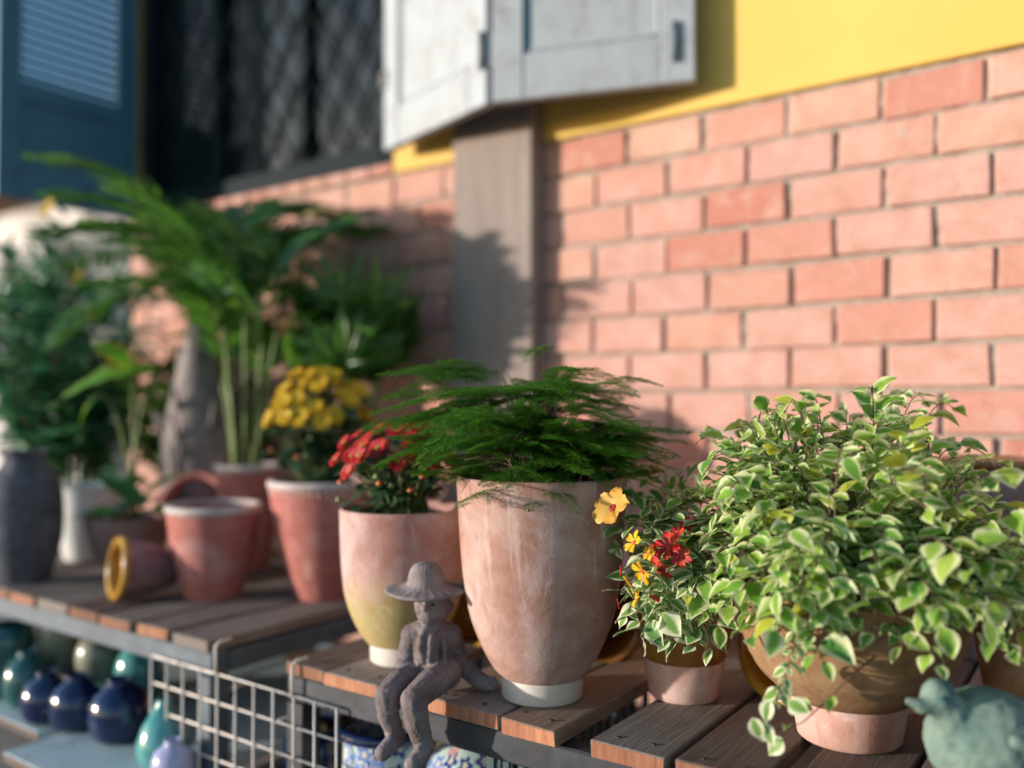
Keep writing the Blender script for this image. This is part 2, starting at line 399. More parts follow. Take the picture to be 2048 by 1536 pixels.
def frame(pos, d, n, s=1.0, roll=0):
    """matrix with local x along d and local z near n"""
    d = Vector(d).normalized(); n = Vector(n); y = n.cross(d)
    y = y.normalized() if y.length > 1e-4 else Vector((0, 1, 0)).cross(d).normalized()
    z = d.cross(y); m = Matrix((d, y, z)).transposed().to_4x4()
    return Matrix.Translation(pos) @ m @ Matrix.Rotation(roll, 4, 'X') @ Matrix.Scale(s, 4)

# ================================================================ SETTING
def ground():
    n = 60; V = []; Fc = []
    xs = np.concatenate([-np.geomspace(120, .5, n // 2), np.geomspace(.5, 120, n // 2)]); ys = xs
    for y in ys:
        for x in xs:
            d = math.hypot(x + 1, y + 1); V.append((x, y, random.uniform(-.004, .004) * min(1, d)))
    for i in range(n - 1):
        for j in range(n - 1): a = i * n + j; Fc.append((a, a + 1, a + n + 1, a + n))
    struct('ground', mesh('ground', V, Fc, True, ['concrete ground']))
ground()

# ---------------------------------------------------------------- house front
XL, XR = -3.1, 1.3                       # corners of the wall
SILL = .925 + .672                       # brick below, yellow plaster above
WX0, WX1 = -3.06, -1.745                 # window opening
house = thing('house_front', 'sunlit house front of orange bricks with yellow plaster above and a dark window', 'house', (0, 0, 0))
def house_front():
    # mortar bed, uneven, a little behind the brick faces
    nx, nz = 260, 110; x0, x1, z0, z1 = XL, XR, 0, SILL
    V = []; Fc = []
    rnd = np.random.RandomState(3)
    dis = rnd.rand(nz + 1, nx + 1); dis = (dis + np.roll(dis, 1, 0) + np.roll(dis, 1, 1)) / 3
    for i in range(nz + 1):
        for j in range(nx + 1):
            V.append((x0 + (x1 - x0) * j / nx, .0145 - .014 * dis[i, j], z0 + (z1 - z0) * i / nz))
    for i in range(nz):
        for j in range(nx): a = i * (nx + 1) + j; Fc.append((a, a + 1, a + nx + 2, a + nx + 1))
    link('mortar', mesh('mortar', V, Fc, True, ['mortar']), house)
    # bricks
    variants = []
    for k in range(7):
        bm = bmesh.new(); bmesh.ops.create_cube(bm, size=1)
        for v in bm.verts:
            v.co = Vector((v.co.x * .1828, v.co.y * .07, v.co.z * .0818)) + Vector((random.uniform(-.002, .002), random.uniform(-.0012, .0012), random.uniform(-.0018, .0018)))
        bmesh.ops.bevel(bm, geom=[e for e in bm.edges], offset=random.uniform(.0022, .0042), segments=1, affect='EDGES', profile=.6)
        me = bpy.data.meshes.new('brick'); me.materials.append(MT['brick']); bm.to_mesh(me); bm.free(); variants.append(me)
    low = []
    for k in range(-10, 7):
        zc = .925 + .0288 + .0911 * (k + .5)
        if zc < .04: continue
        off = -.2102 if k % 2 == 0 else -.3062
        row = random.uniform(-.006, .006)
        for i in range(-20, 10):
            x = off + row + (i + .5) * .192
            lft, rgt = x - .09, x + .09
            if rgt < XL + .02 or lft > XR - .02: continue
            lft = max(lft, XL + .002); rgt = min(rgt, XR - .002)
            sx = (rgt - lft) / .18
            if sx < .15: continue
            M = Matrix.Translation(((lft + rgt) / 2 + random.uniform(-.003, .003), .0335 + random.uniform(-.0025, .003), zc + random.uniform(-.0022, .0022))) @ \
                Euler((random.uniform(-.012, .012), random.uniform(-.008, .008), random.uniform(-.012, .012))).to_matrix().to_4x4() @ Matrix.Diagonal((sx, 1, 1, 1))
            if k < -4 or x > .35 or (x < -2.2 and k < -1): low.append((random.choice(variants), M)); continue
            link('brick', random.choice(variants), house, matrix=M)
    V, Fc = [], []
    for me, M in low: join_into(V, Fc, me, M)
    link('far_bricks', mesh('far_bricks', V, Fc, False, ['brick']), house, kind='stuff')
    # yellow plaster around the window
    top = 3.3; y = -.007
    def slab(x0, x1, z0, z1, nm, mat='yellow', yf=y, yb=.12):
        box(nm, ((x0 + x1) / 2, (yf + yb) / 2, (z0 + z1) / 2), (x1 - x0, yb - yf, z1 - z0), mat, house, bev=.003)
    slab(WX1, XR, SILL, top, 'plaster')
    slab(WX0 - .04, WX1 - .0005, 3.0, top, 'plaster')
    slab(XL, WX0 - .0415, SILL, top, 'plaster')
    slab(XL, XR, -.02, top, 'wall_core', 'mortar', .125, .16)
    # end wall at the street corner and the room behind the window
    box('side_wall', (XL + .05, 1.66, 1.65), (.1, 3.0, 3.3), 'pale wall', house)
    # brick-on-edge sill
    n = 14
    sm = box_me('sill_brick', ((WX1 - WX0) / n - .008, .1, .028), 'brick', .002)
    for i in range(n): link('sill_brick', sm, house, (WX0 + (i + .5) * (WX1 - WX0) / n, .038, SILL + .016), (0, 0, random.uniform(-.02, .02)))
    # weathered post in front of the bricks
    pm = box_me('post', (.258, .068, 3.2), 'post', .004)
    link('post', pm, house, (-1.3555, -.0195, 1.6))
house_front()

def window():
    root = bpy.data.objects.new('window', None); col.objects.link(root); root.parent = house
    zb, zt = SILL + .032, 3.0; w = WX1 - WX0; xm = (WX0 + WX1) / 2
    def f(c, s, nm='window_frame', mat='dark frame paint'): return box(nm, c, s, mat, root, bev=.003)
    f((WX0 + .03, .045, (zb + zt) / 2), (.06, .07, zt - zb)); f((WX1 - .03, .045, (zb + zt) / 2), (.06, .07, zt - zb))
    f((xm, .045, zb + .035), (w - .122, .07, .07)); f((xm, .045, zt - .035), (w - .122, .07, .07))
    for k in range(1, 3): f((WX0 + w * k / 3, .05, (zb + zt) / 2), (.04, .05, zt - zb - .142), 'mullion')
    for k in range(3):
        a = WX0 + w * k / 3 + (.06 if k == 0 else .02); b = WX0 + w * (k + 1) / 3 - (.06 if k == 2 else .02)
        f(((a + b) / 2, .062, (zb + zt) / 2), (b - a - .002, .006, zt - zb - .144), 'pane', 'glass')
    # crossed lattice bars in front of the panes
    st = .135; h = zt - zb - .14; za = zb + .07; xa, xb = WX0 + .062, WX1 - .062
    for sgn in (1, -1):
        s = xa - h - st
        while s < xb + h:
            # line x = s + sgn-slope * (z-za)
            p = []
            for z in np.linspace(za, za + h, 60):
                x = s + (z - za) * .62 if sgn > 0 else s + h * .62 - (z - za) * .62
                if xa < x < xb: p.append((x, .022 if sgn > 0 else .031, z))
            if len(p) > 2: link('lattice_bar', tube_me('lattice_bar', [p[0], p[-1]], .0055, 'lattice iron', 6), root)
            s += st
    # dim room
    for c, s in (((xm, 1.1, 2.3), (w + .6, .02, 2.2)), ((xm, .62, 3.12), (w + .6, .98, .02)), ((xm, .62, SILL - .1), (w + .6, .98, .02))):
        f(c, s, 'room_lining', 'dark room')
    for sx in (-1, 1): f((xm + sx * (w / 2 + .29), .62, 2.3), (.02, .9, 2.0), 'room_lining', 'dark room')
    # drawn-back curtain
    V, Fc = [], []; nz, nu = 24, 40
    for i in range(nz + 1):
        z = zb + .08 + (zt - zb - .12) * i / nz; t = i / nz
        xl = WX0 + .18; xr = WX0 + .42 + .75 * t ** .8
        for j in range(nu + 1):
            s = j / nu; V.append((xl + (xr - xl) * s, .16 + .018 * math.sin(s * 44 + t * 2), z))
    for i in range(nz):
        for j in range(nu): a = i * (nu + 1) + j; Fc.append((a, a + 1, a + nu + 2, a + nu + 1))
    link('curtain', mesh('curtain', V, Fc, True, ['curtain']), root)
window()

def shutter_panel(root, A, B, zb, zt, mat, louvre=False, th=.032, inset=None):
    """panelled leaf standing between plan points A and B, front face on the left of B->A seen from above"""
    A, B = Vector((A[0], A[1], 0)), Vector((B[0], B[1], 0)); L = (B - A).length
    d = (B - A).normalized(); ang = math.atan2(d.y, d.x)
    def part(nm, cx, cz, sx, sz, t=th, dy=0, m=None, rx=0):
        c = A + d * cx + Vector((-d.y, d.x, 0)) * dy
        return box(nm, (c.x, c.y, cz), (sx, t, sz), m or mat, root, bev=.003, rot=(rx, 0, ang))
    sw = .075
    part('stile', sw / 2, (zb + zt) / 2, sw, zt - zb); part('stile', L - sw / 2, (zb + zt) / 2, sw, zt - zb)
    rails = [(zb + .055, .11)] + [(zb + .11 + .3 * k + .04 + .3, .08) for k in range(int((zt - zb - .3) / .38) + 1) if zb + .11 + .3 * k + .4 < zt - .05] + [(zt - .05, .1)]
    if louvre: rails = [(zb + .07, .14), (zb + .38, .07), (zt - .05, .1)]
    for z, h in rails: part('rail', L / 2, z, L - 2 * sw - .001, h, th - .003)
    for (z0, h0), (z1, h1) in zip(rails[:-1], rails[1:]):
        a, b = z0 + h0 / 2, z1 - h1 / 2
        if louvre and a > zb + .3:
            z = a + .02
            while z < b - .02:
                part('louvre', L / 2, z, L - 2 * sw - .002, .042, .007, 0, mat, R(38)); z += .034
        else:
            part('panel', L / 2, (a + b) / 2, L - 2 * sw - .004, b - a - .002, .012)
            w_ = .012
            for sx in (-1, 1): part('moulding', L / 2 + sx * (L / 2 - sw - w_ / 2 - .002), (a + b) / 2, w_, b - a - .006, .02, 0, inset if (inset and sx < 0) else mat)
            for zz in (a + w_ / 2 + .002, b - w_ / 2 - .002): part('moulding', L / 2, zz, L - 2 * sw - 2 * w_ - .008, w_, .02)
    return d
def shutters():
    zb = .925 + .716; zt = 3.02
    s = bpy.data.objects.new('folding_shutter', None); col.objects.link(s); s.parent = house
    s['label'] = 'white painted folding shutter of two leaves'
    A = (-1.712, -.062); Fo = (-1.238, -.205); Bp = (-.782, -.06)
    shutter_panel(s, A, (Fo[0] - .004, Fo[1]), zb, zt, 'white paint')
    shutter_panel(s, (Fo[0] + .006, Fo[1] + .002), Bp, zb, zt, 'white paint', inset='blue paint')
    # hinges: knuckles with two leaves, at the fold and by the wall
    for (x, y), zs in (((Fo[0] - .02, Fo[1] - .016), (zb + .13, zb + .75)), ((Bp[0] - .035, Bp[1] - .03), (zb + .09, zb + .3, zb + .8))):
        for z in zs:
            link('hinge', tube_me('hinge', [(x, y, z - .045), (x, y, z + .045)], .008, 'steel blue', 10), s)
            box('hinge_plate', (x, y + .012, z), (.05, .004, .085), 'white paint', s, bev=.001)
    b = bpy.data.objects.new('louvred_shutter', None); col.objects.link(b); b.parent = house
    b['label'] = 'blue louvred shutter standing open in the shade'
    shutter_panel(b, (WX0 - .012, -.012), (WX0 - .03, -.5), zb - .02, zt, 'blue paint', louvre=True)
    box('shutter_bracket', (WX1 + .03, -.045, zb + .2), (.03, .08, .05), 'steel', house)
    box('shutter_bracket', (WX0 - .035, -.008, zb + .3), (.03, .004, .06), 'steel', house, bev=.001)
shutters()

# ---------------------------------------------------------------- tables
TOP = .5; FRONT = -.897
def table(label, x0, x1, planks, beam_mat, low_z, low_spec):
    t = thing('display_table', label, 'table', ((x0 + x1) / 2, FRONT, 0)); o = Vector(((x0 + x1) / 2, FRONT, 0))
    th = .022; bh = .042
    def b(nm, c, s, m, **kw): return box(nm, Vector(c) - o, s, m, t, **kw)
    b('front_beam', ((x0 + x1) / 2, FRONT + .02, TOP - th - bh / 2 - .001), (x1 - x0, .036, bh), beam_mat, bev=.003)
    b('back_beam', ((x0 + x1) / 2, -.1, TOP - th - bh / 2 - .001), (x1 - x0, .036, bh), beam_mat, bev=.003)
    for x in (x0 + .02, x1 - .02):
        b('side_beam', (x, (FRONT - .1) / 2 + .01, TOP - th - bh / 2 - .003), (.036, -.1 - FRONT - .06, bh - .004), beam_mat)
        for y in (FRONT + .021, -.1): b('leg', (x, y, (TOP - th - bh - .002) / 2), (.04, .04, TOP - th - bh - .004), beam_mat)
    for (a, c, over, mt, em) in planks:
        L = -.06 - (FRONT - over)
        me = box_me('plank', (c - a, L, th), mt, .0018, .0012, endmat=em)
        link('plank', me, t, Vector(((a + c) / 2, (FRONT - over - .06) / 2, TOP - th / 2 + random.uniform(-.001, 0))) - o, (random.uniform(-.001, .001), 0, random.uniform(-.006, .006)))
    sm = lathe_me('screw', [(.0036, 0), (.0036, .0006), (.0028, .0012), (.0008, .001), (0, .0004)], 'steel', 10)
    for (a, c, over, mt, em) in planks:
        for fx in (.25, .75): link('screw', sm, t, Vector((a + (c - a) * fx + random.uniform(-.006, .006), FRONT + .022 + random.uniform(-.004, .004), TOP + .0004)) - o)
    for (a, c, y0, y1, z, mt, em, ax) in low_spec:
        me = box_me('shelf_board', (c - a, y1 - y0, .018), mt, .0015, .001, endmat=em, endaxis=ax)
        link('shelf_board', me, t, Vector(((a + c) / 2, (y0 + y1) / 2, z - .009)) - o)
    for y in (FRONT + .0215, -.1): b('shelf_beam', ((x0 + x1) / 2, y, low_z - .018 - .018), (x1 - x0 - .082, .032, .034), beam_mat)
    return t
def planks_fill(x, x1, w, gap, mts):
    out = []
    while x + w < x1 + .01:
        ww = w + random.uniform(-.008, .008); out.append((x, x + ww, random.uniform(0, .008), *random.choice(mts))); x += ww + gap + random.uniform(0, .01)
    return out
PT = ('plank top', 'end grain'); PD = ('plank dark', 'end grain dark'); PF = ('fresh plank', 'end grain')
right_planks = [(-1.151, -1.06, .002, *PD), (-1.056, -.936, .006, 'plank top', 'end grain'), (-.86, -.716, .0, *PT), (-.703, -.616, .012, *PF),
                (-.563, -.46, .008, *PT), (-.451, -.345, .0, *PD), (-.318, -.215, .006, *PD), (-.208, -.1, .0, *PT), (-.09, .02, .004, *PD), (.03, .135, .0, *PT), (.145, .25, .004, *PD)]
rt = table('wooden plank table on dark steel frame carrying the tall fern pot', -1.151, .26, right_planks, 'steel', .13,
           [(-1.1, .2, FRONT + .004 + .11 * k, FRONT + .1 + .11 * k, .13, 'plank dark', 'end grain dark', 0) for k in range(7)])
left_planks = []
x = -1.357
for k in range(13):
    w_ = random.uniform(.1, .125); left_planks.append((x - w_, x, random.uniform(0, .008), *((('plank top', 'plank top'), PT, ('plank top', 'end grain dark'), PD)[k % 4]))); x -= w_ + random.uniform(.01, .022)
lt = table('farther plank table on blue-grey frame left of the gap', x, -1.352, left_planks, 'steel blue', .25,
           [(-1.795, -1.4, FRONT - .15, -.3, .25, 'aqua board paint', 'plank dark', 1), (-2.2, -1.845, FRONT - .06, -.3, .25, 'aqua board paint', 'plank dark', 1), (x + .06, -2.24, FRONT - .02, -.3, .25, 'aqua board paint', 'plank dark', 1)])

def wire_grid():
    y = FRONT - .012; zt = .448; x1 = -1.0185; s = .05; n = 10; rows = 8
    g = thing('wire_grid', 'cream painted wire grid panel standing before the gap between the tables', 'wire grid', (x1 - n * s / 2, y, zt - rows * s))
    o = Vector(g.location)
    def wv(a, b, nm, r=.0021): link(nm, tube_me(nm, [Vector(p) - o for p in (a if b is None else (a, b))], r, 'wire paint', 7), g)
    for i in range(n + 1):
        x = x1 - i * s
        wv((x + random.uniform(-.0006, .0006), y, zt + .001), (x, y, zt - rows * s), 'upright_wire')
    for k in range(rows + 1):
        z = zt - k * s; wv((x1 - n * s - .003, y + .004, z), (x1 + .002, y + .004, z + random.uniform(-.0008, .0008)), 'cross_wire')
    # hooks over the table edges and stays bent into the frame
    for x in (x1 - 1.84 * s - .012, x1 - 6.1 * s):
        wv([(x, y, zt), (x, y, zt + .05), (x, y + .008, zt + .056), (x + .003, y + .03, zt + .0575)], None, 'hook_wire', .0026)
    for x, z in ((x1 - 3 * s, zt - 1.04 * s), (x1 - 7 * s, zt - 1.0 * s)):
        wv([(x, y + .003, z), (x + .004, y + .03, z + .002), (x + .006, y + .1, z + .003)], None, 'stay_wire', .0026)
wire_grid()

# ---------------------------------------------------------------- leaves, flowers and plants
def leaf_me(name, mat, wid=.6, fold=.16, curl=.18, tip=1.6, st=6, lobes=0, wavy=0.):
    """unit leaf along +x, normal +z; attribute edge runs from the midrib (0) to the margin (1)"""
    V, Fc, E = [], [], []
    for i in range(st + 1):
        t = i / st
        w = wid * .5 * (math.sin(math.pi * min(1, t ** .78)) ** .75 if 0 < t < 1 else 0.012)
        if t > .55: w *= 1 - .38 * ((t - .55) / .45) ** tip
        if lobes and 0 < t < 1: w *= 1 + .28 * (1 if i % 2 else -1)
        x = t; z0 = -curl * t * t + .04 * math.sin(t * 3)
        for s, e in ((-1, 1), (-.62, .6), (0, 0), (.62, .6), (1, 1)):
            V.append((x - (.04 * abs(s) if lobes and i % 2 else 0), s * w, z0 + abs(s) * w * fold * 2 + wavy * math.sin(7 * t + s * 2) * abs(s)))
            E.append(max(e, .9 if t in (0, 1) else 0) if e else (0.7 if t == 1 else 0))
    for i in range(st):
        for j in range(4): a = i * 5 + j; Fc.append((a, a + 1, a + 6, a + 5))
    return mesh(name, V, Fc, True, [mat], attr={'edge': E})
VL = [leaf_me('leaf', 'variegated leaf', random.uniform(.52, .86), random.uniform(-.05, .35), random.uniform(-.15, .5), random.uniform(1.2, 2.2), wavy=random.uniform(0, .08)) for _ in range(12)]
VY = [leaf_me('leaf', 'yellow leaf', .66, .1, .15)]
SL = [leaf_me('leaf', 'small variegated leaf', random.uniform(.6, .86), random.uniform(-.05, .3), random.uniform(-.1, .4), wavy=random.uniform(0, .08)) for _ in range(9)]
ML = [leaf_me('leaf', 'mum leaf', .62, .06, random.uniform(.1, .4), st=7, lobes=1) for _ in range(4)]

def scatter_leaves(root, items, org, limit=290):
    """items: (mesh, world matrix); the ones nearest the camera become parts of their own, the rest one joined part"""
    items.sort(key=lambda it: (it[1].translation - CAM).length)
    To = Matrix.Translation(-Vector(org))
    for me, M in items[:limit]: link('leaf', me, root, matrix=To @ M)
    if len(items) > limit:
        V, Fc, E = [], [], []
        for me, M in items[limit:]: join_into(V, Fc, me, To @ M, E)
        link('inner_leaves', mesh('inner_leaves', V, Fc, True, [items[-1][0].materials[0]], attr={'edge': E}), root, kind='stuff')
def stems_obj(root, paths, org, r, mat, nm='stems'):
    V, Fc = [], []
    for p in paths:
        me = tube_me('t', [Vector(q) - Vector(org) for q in p], r, mat, 5, .5); join_into(V, Fc, me, Matrix()); bpy.data.meshes.remove(me)
    link(nm, mesh(nm, V, Fc, True, [mat]), root, kind='stuff')
def leaves_on(path, meshes, size, start=.35, step=.02, out=[], pair=False, upbias=.9):
    """leaves set alternately along a stem, blades turned up and outwards"""
    P = [Vector(p) for p in path]; L = [0]
    for a, b in zip(P[:-1], P[1:]): L.append(L[-1] + (b - a).length)
    s = L[-1] * start; side = random.choice((-1, 1))
    while s < L[-1] + 1e-6:
        k = max(i for i in range(len(L) - 1) if L[i] <= s + 1e-9); f = (s - L[k]) / max(1e-6, L[k + 1] - L[k])
        p = P[k].lerp(P[k + 1], f); d = (P[k + 1] - P[k]).normalized()
        for sd in ((side, -side) if pair else (side,)):
            h = d.cross(Vector((0, 0, 1))); h = h.normalized() if h.length > 1e-3 else Vector((1, 0, 0))
            lat = h * sd
            if s > L[-1] - step * .6 and sd == side: lat *= .25
            dirv = (d * random.uniform(.3, .9) + lat * random.uniform(.7, 1.1) + Vector((random.uniform(-.3, .3), random.uniform(-.3, .3), random.uniform(-.45, .35)))).normalized()
            nrm = Vector((random.uniform(-.6, .6), random.uniform(-.75, .35), upbias)) + d * -.1 + tosun * random.uniform(0, .5)
            sz = size * random.choice((random.uniform(.5, .85), random.uniform(.8, 1.15), random.uniform(.9, 1.35))) * (.75 if s > L[-1] - step else 1)
            out.append((random.choice(meshes), frame(p + dirv * sz * .12, dirv, nrm, sz)))
        side = -side; s += step * random.uniform(.8, 1.25)
    return out
def soil(root, r, z):
    V = [(0, 0, z)]; Fc = []; n = 40; rings = 6
    for i in range(1, rings + 1):
        for j in range(n): a = 2 * math.pi * j / n; rr = r * i / rings; V.append((rr * math.cos(a), rr * math.sin(a), z + random.uniform(-.004, .006)))
    for j in range(n): Fc.append((0, 1 + j, 1 + (j + 1) % n))
    for i in range(rings - 1):
        for j in range(n): a = 1 + i * n + j; b = 1 + i * n + (j + 1) % n; Fc.append((a, a + n, b + n, b))
    link('soil', mesh('soil', V, Fc, True, ['soil']), root)

# ---------- tall pot with asparagus fern
def frond_me():
    """lacy flat spray on an arching stem along +x"""
    V, Fc = [], []
    def sliver(a, b, w, n=Vector((0, 0, 1))):
        a, b = Vector(a), Vector(b); d = (b - a); s = d.cross(n); s = s.normalized() * w if s.length > 1e-6 else Vector((0, w, 0))
        o = len(V); m = a.lerp(b, .45); V.extend([a, m + s, b, m - s]); Fc.append((o, o + 1, o + 2, o + 3))
    end = Vector((random.uniform(.94, 1), random.uniform(-.1, .1), random.uniform(-.2, .02))); bend = Vector((random.uniform(.4, .5), random.uniform(-.08, .08), random.uniform(.02, .16)))
    P = curve_pts((0, 0, 0), end, bend, 40)
    for a, b in zip(P[:-1], P[1:]):
        sliver(a, b, .004); sliver(a, b, .004, Vector((0, 1, .2)))
    for i in range(3, 40):
        t = (i - 3) / 36; p = P[i]; d = (P[i] - P[i - 1]).normalized(); h = d.cross(Vector((0, 0, 1))).normalized()
        ln = .33 * (1 - t) ** .75 * min(1, .3 + t * 3.5) + .03
        for sd in (-1, 1):
            if random.random() < .1: continue
            dr = (d * random.uniform(.55, .8) + h * sd + Vector((0, 0, random.uniform(-.18, .1)))).normalized(); l2 = ln * random.uniform(.7, 1.1)
            q0 = p; q1 = p + dr * l2 + Vector((0, 0, -.12 * l2)); sliver(q0, q1, .0024)
            n2 = max(3, int(l2 / .022))
            for k in range(1, n2 + 1):
                c = q0.lerp(q1, k / (n2 + .3)); h2 = dr.cross(Vector((0, 0, 1))).normalized()
                l3 = (.075 * (1 - k / (n2 + 1)) + .026)
                for s3 in (-1, 1):
                    d3 = (dr * .75 + h2 * s3 * random.uniform(.6, 1) + Vector((0, 0, random.uniform(-.25, .3)))).normalized()
                    e = c + d3 * l3 * random.uniform(.6, 1.1); sliver(c, e, .0042, Vector((random.uniform(-.4, .4), random.uniform(-.4, .4), 1)))
                    mid = c.lerp(e, .5); d4 = (d3 + dr * .8 + Vector((random.uniform(-.5, .5), random.uniform(-.5, .5), random.uniform(-.3, .5)))).normalized()
                    sliver(mid, mid + d4 * l3 * .5, .0034)
    return mesh('frond', V, Fc, False, ['fern green'])
def tall_pot():
    loc = at(1083, 1400, 1.29); loc.z = TOP
    t = thing('potted_fern', 'tall pinkish clay pot on white foot with feathery green asparagus fern', 'potted plant', loc)
    outer = [(.0655, .034), (.074, .047), (.0885, .073), (.106, .118), (.1155, .172), (.1205, .23), (.1235, .285), (.125, .317)]
    link('pot', lathe_me('pot', vessel(outer, .0085, .2), 'tall pot clay', 96, .004), t)
    link('foot', lathe_me('foot', [(0, .0), (.056, 0), (.059, .003), (.0605, .03), (.063, .0355), (.04, .0365)], 'white glaze', 64), t)
    soil(t, .114, .285)
    fr = [frond_me() for _ in range(8)]
    st = []
    def spray(a, r, h, ln, zt, dr=None):
        p = Vector((r * math.cos(a) + random.uniform(-.02, .02), r * math.sin(a) + random.uniform(-.02, .02), .312 + h))
        M = Matrix.Translation(p) @ Euler((random.uniform(-.3, .3), zt, (a if dr is None else dr) + random.uniform(-.4, .4))).to_matrix().to_4x4() @ Matrix.Scale(ln, 4)
        link('frond', random.choice(fr), t, matrix=M)
        q = Vector((p.x * .4, p.y * .4, .286)); st.append(curve_pts(q, p, (q.x, q.y, p.z * .75 + .08), 7))
    for i in range(78): spray(random.uniform(0, 6.28), random.uniform(.0, .09), random.uniform(-.01, .075), random.uniform(.09, .155), random.uniform(-.35, .12))
    for i in range(90): spray(random.uniform(0, 6.28), random.uniform(.0, .085), random.uniform(.0, .15), random.uniform(.08, .13), random.uniform(-.3, .15), random.uniform(0, 6.28))
    for i in range(14): spray(R(random.uniform(175, 250)), random.uniform(.05, .1), random.uniform(.04, .13), random.uniform(.13, .2), random.uniform(-.05, .35))
    for i in range(14): spray(R(random.uniform(-20, 60)), random.uniform(.03, .07), random.uniform(.02, .1), random.uniform(.09, .12), random.uniform(-.1, .3))
    for i in range(40): spray(random.uniform(0, 6.28), random.uniform(.0, .075), random.uniform(.06, .14), random.uniform(.09, .16), random.uniform(-.2, .2))
    for a_, r, h, ln in ((205, .05, .15, .19), (215, .06, .14, .17), (195, .05, .17, .16), (185, .06, .16, .17), (60, .03, .16, .12), (120, .03, .2, .12), (220, .05, .12, .2)): spray(R(a_), r, h, ln, random.uniform(-.12, .1))
    stems_obj(t, st, (0, 0, 0), .0009, 'stem brown')
    ps = []
    for _ in range(70):
        a = random.uniform(0, 6.28); r = random.uniform(.02, .1); b = a + random.uniform(-1, 1); r2 = random.uniform(.04, .14)
        ps.append(curve_pts((r * math.cos(a), r * math.sin(a), .285), (r2 * math.cos(b), r2 * math.sin(b), random.uniform(.3, .42)), (r * math.cos(a) * 1.2, r * math.sin(a) * 1.2, random.uniform(.34, .4)), 6))
    stems_obj(t, ps, (0, 0, 0), .0011, 'stem brown', 'dry_stems')
tall_pot()

# ---------- chrysanthemums
def mum_me(petals=18, r=1.0, layers=2, cup=.3, mat='red petal'):
    V, Fc = [], []
    for ly in range(layers):
        for k in range(petals):
            a = 2 * math.pi * (k + .5 * ly) / petals + random.uniform(-.06, .06); L = r * (1 - .18 * ly) * random.uniform(.88, 1.05); z0 = .06 * ly; c = cup + .25 * ly + random.uniform(-.1, .1)
            o = len(V)
            for t, w in ((.12, .05), (.5, .125), (.82, .13), (1, .05)):
                rr = L * t
                for s in (-1, 0, 1):
                    V.append((rr * math.cos(a) - s * w * r * math.sin(a), rr * math.sin(a) + s * w * r * math.cos(a), z0 + c * rr * (1 - .45 * t) + abs(s) * .04))
            for i in range(3):
                for j in range(2): b = o + i * 3 + j; Fc.append((b, b + 3, b + 4, b + 1))
    return mesh('flower', V, Fc, True, [mat])
def dome_me(name, r, h, mat):
    return lathe_me(name, [(r * math.cos(a), h * math.sin(a)) for a in np.linspace(0, math.pi / 2, 6)], mat, 14)
DOME = dome_me('flower_centre', .3, .2, 'flower centre')
def mum_plant(t, zsoil, R0, hgt, nfl, rf, petal_mat, nleaf, spread, centre=Vector((0, 0, 0)), vis=.3, leaf=.042, flat=.9):
    fm = [mum_me(random.choice((15, 17, 20)), mat=petal_mat, cup=random.uniform(.1, .45)) for _ in range(4)]
    paths, items = [], []; org = Vector(t.location)
    k = 0; pts = []
    tries = 0
    while len(pts) < nfl and tries < 4000:
        tries += 1
        a = random.uniform(0, 2 * math.pi); q = math.sqrt(random.random()); x, y = spread[0] * q * math.cos(a), spread[1] * q * math.sin(a)
        z = zsoil + hgt * (math.sqrt(max(0, 1 - (q * flat) ** 2)) * .62 + .38) + random.uniform(-1, 1) * rf * .9
        p = Vector((x, y, z)) + centre
        if all((p - b).length > rf * 1.15 for b in pts): pts.append(p)
    for p in pts:
        nrm = Vector(((p.x - centre.x) / spread[0] * .8 + random.uniform(-.25, .25), (p.y - centre.y) / spread[1] * .8 - .35 + random.uniform(-.25, .25), .75))
        M = frame(p, nrm.orthogonal(), nrm, rf * random.uniform(.8, 1.12))
        f = link('flower', random.choice(fm), t, matrix=M @ Matrix.Rotation(random.uniform(0, 6), 4, 'Z')); link('flower_centre', DOME, f, (0, 0, .04))
        b = Vector((p.x * .35, p.y * .35, zsoil)); paths.append(curve_pts(b, p, (b.x + (p.x - b.x) * .2, b.y + (p.y - b.y) * .2, zsoil + (p.z - zsoil) * .75), 7))
    for i in range(9):
        a = random.uniform(3, 6.3); p = Vector((spread[0] * .85 * math.cos(a), spread[1] * .9 * math.sin(a), zsoil + hgt * random.uniform(.25, .6))) + centre
        link('bud', dome_me('bud', .0055, .007, 'orange bud' if i % 2 else 'stem green'), t, p); paths.append(curve_pts((p.x * .4, p.y * .4, zsoil), p, (p.x * .7, p.y * .7, p.z), 6))
    stems_obj(t, paths, (0, 0, 0), .0016, 'stem green')
    out = []
    for p in paths:
        for _ in range(max(2, nleaf // len(paths))):
            f = random.uniform(.12, .93); i = int(f * (len(p) - 1)); q = p[i].lerp(p[min(i + 1, len(p) - 1)], f * (len(p) - 1) - i)
            a = random.uniform(0, 6.28); d = Vector((math.cos(a), math.sin(a), random.uniform(-.4, .35))) + Vector((q.x - centre.x, q.y - centre.y, 0)) * 6
            out.append((random.choice(ML), Matrix.Translation(org) @ frame(q, d, (random.uniform(-.4, .4), -.3, 1), leaf * random.uniform(.65, 1.15))))
    scatter_leaves(t, out, org, 220)
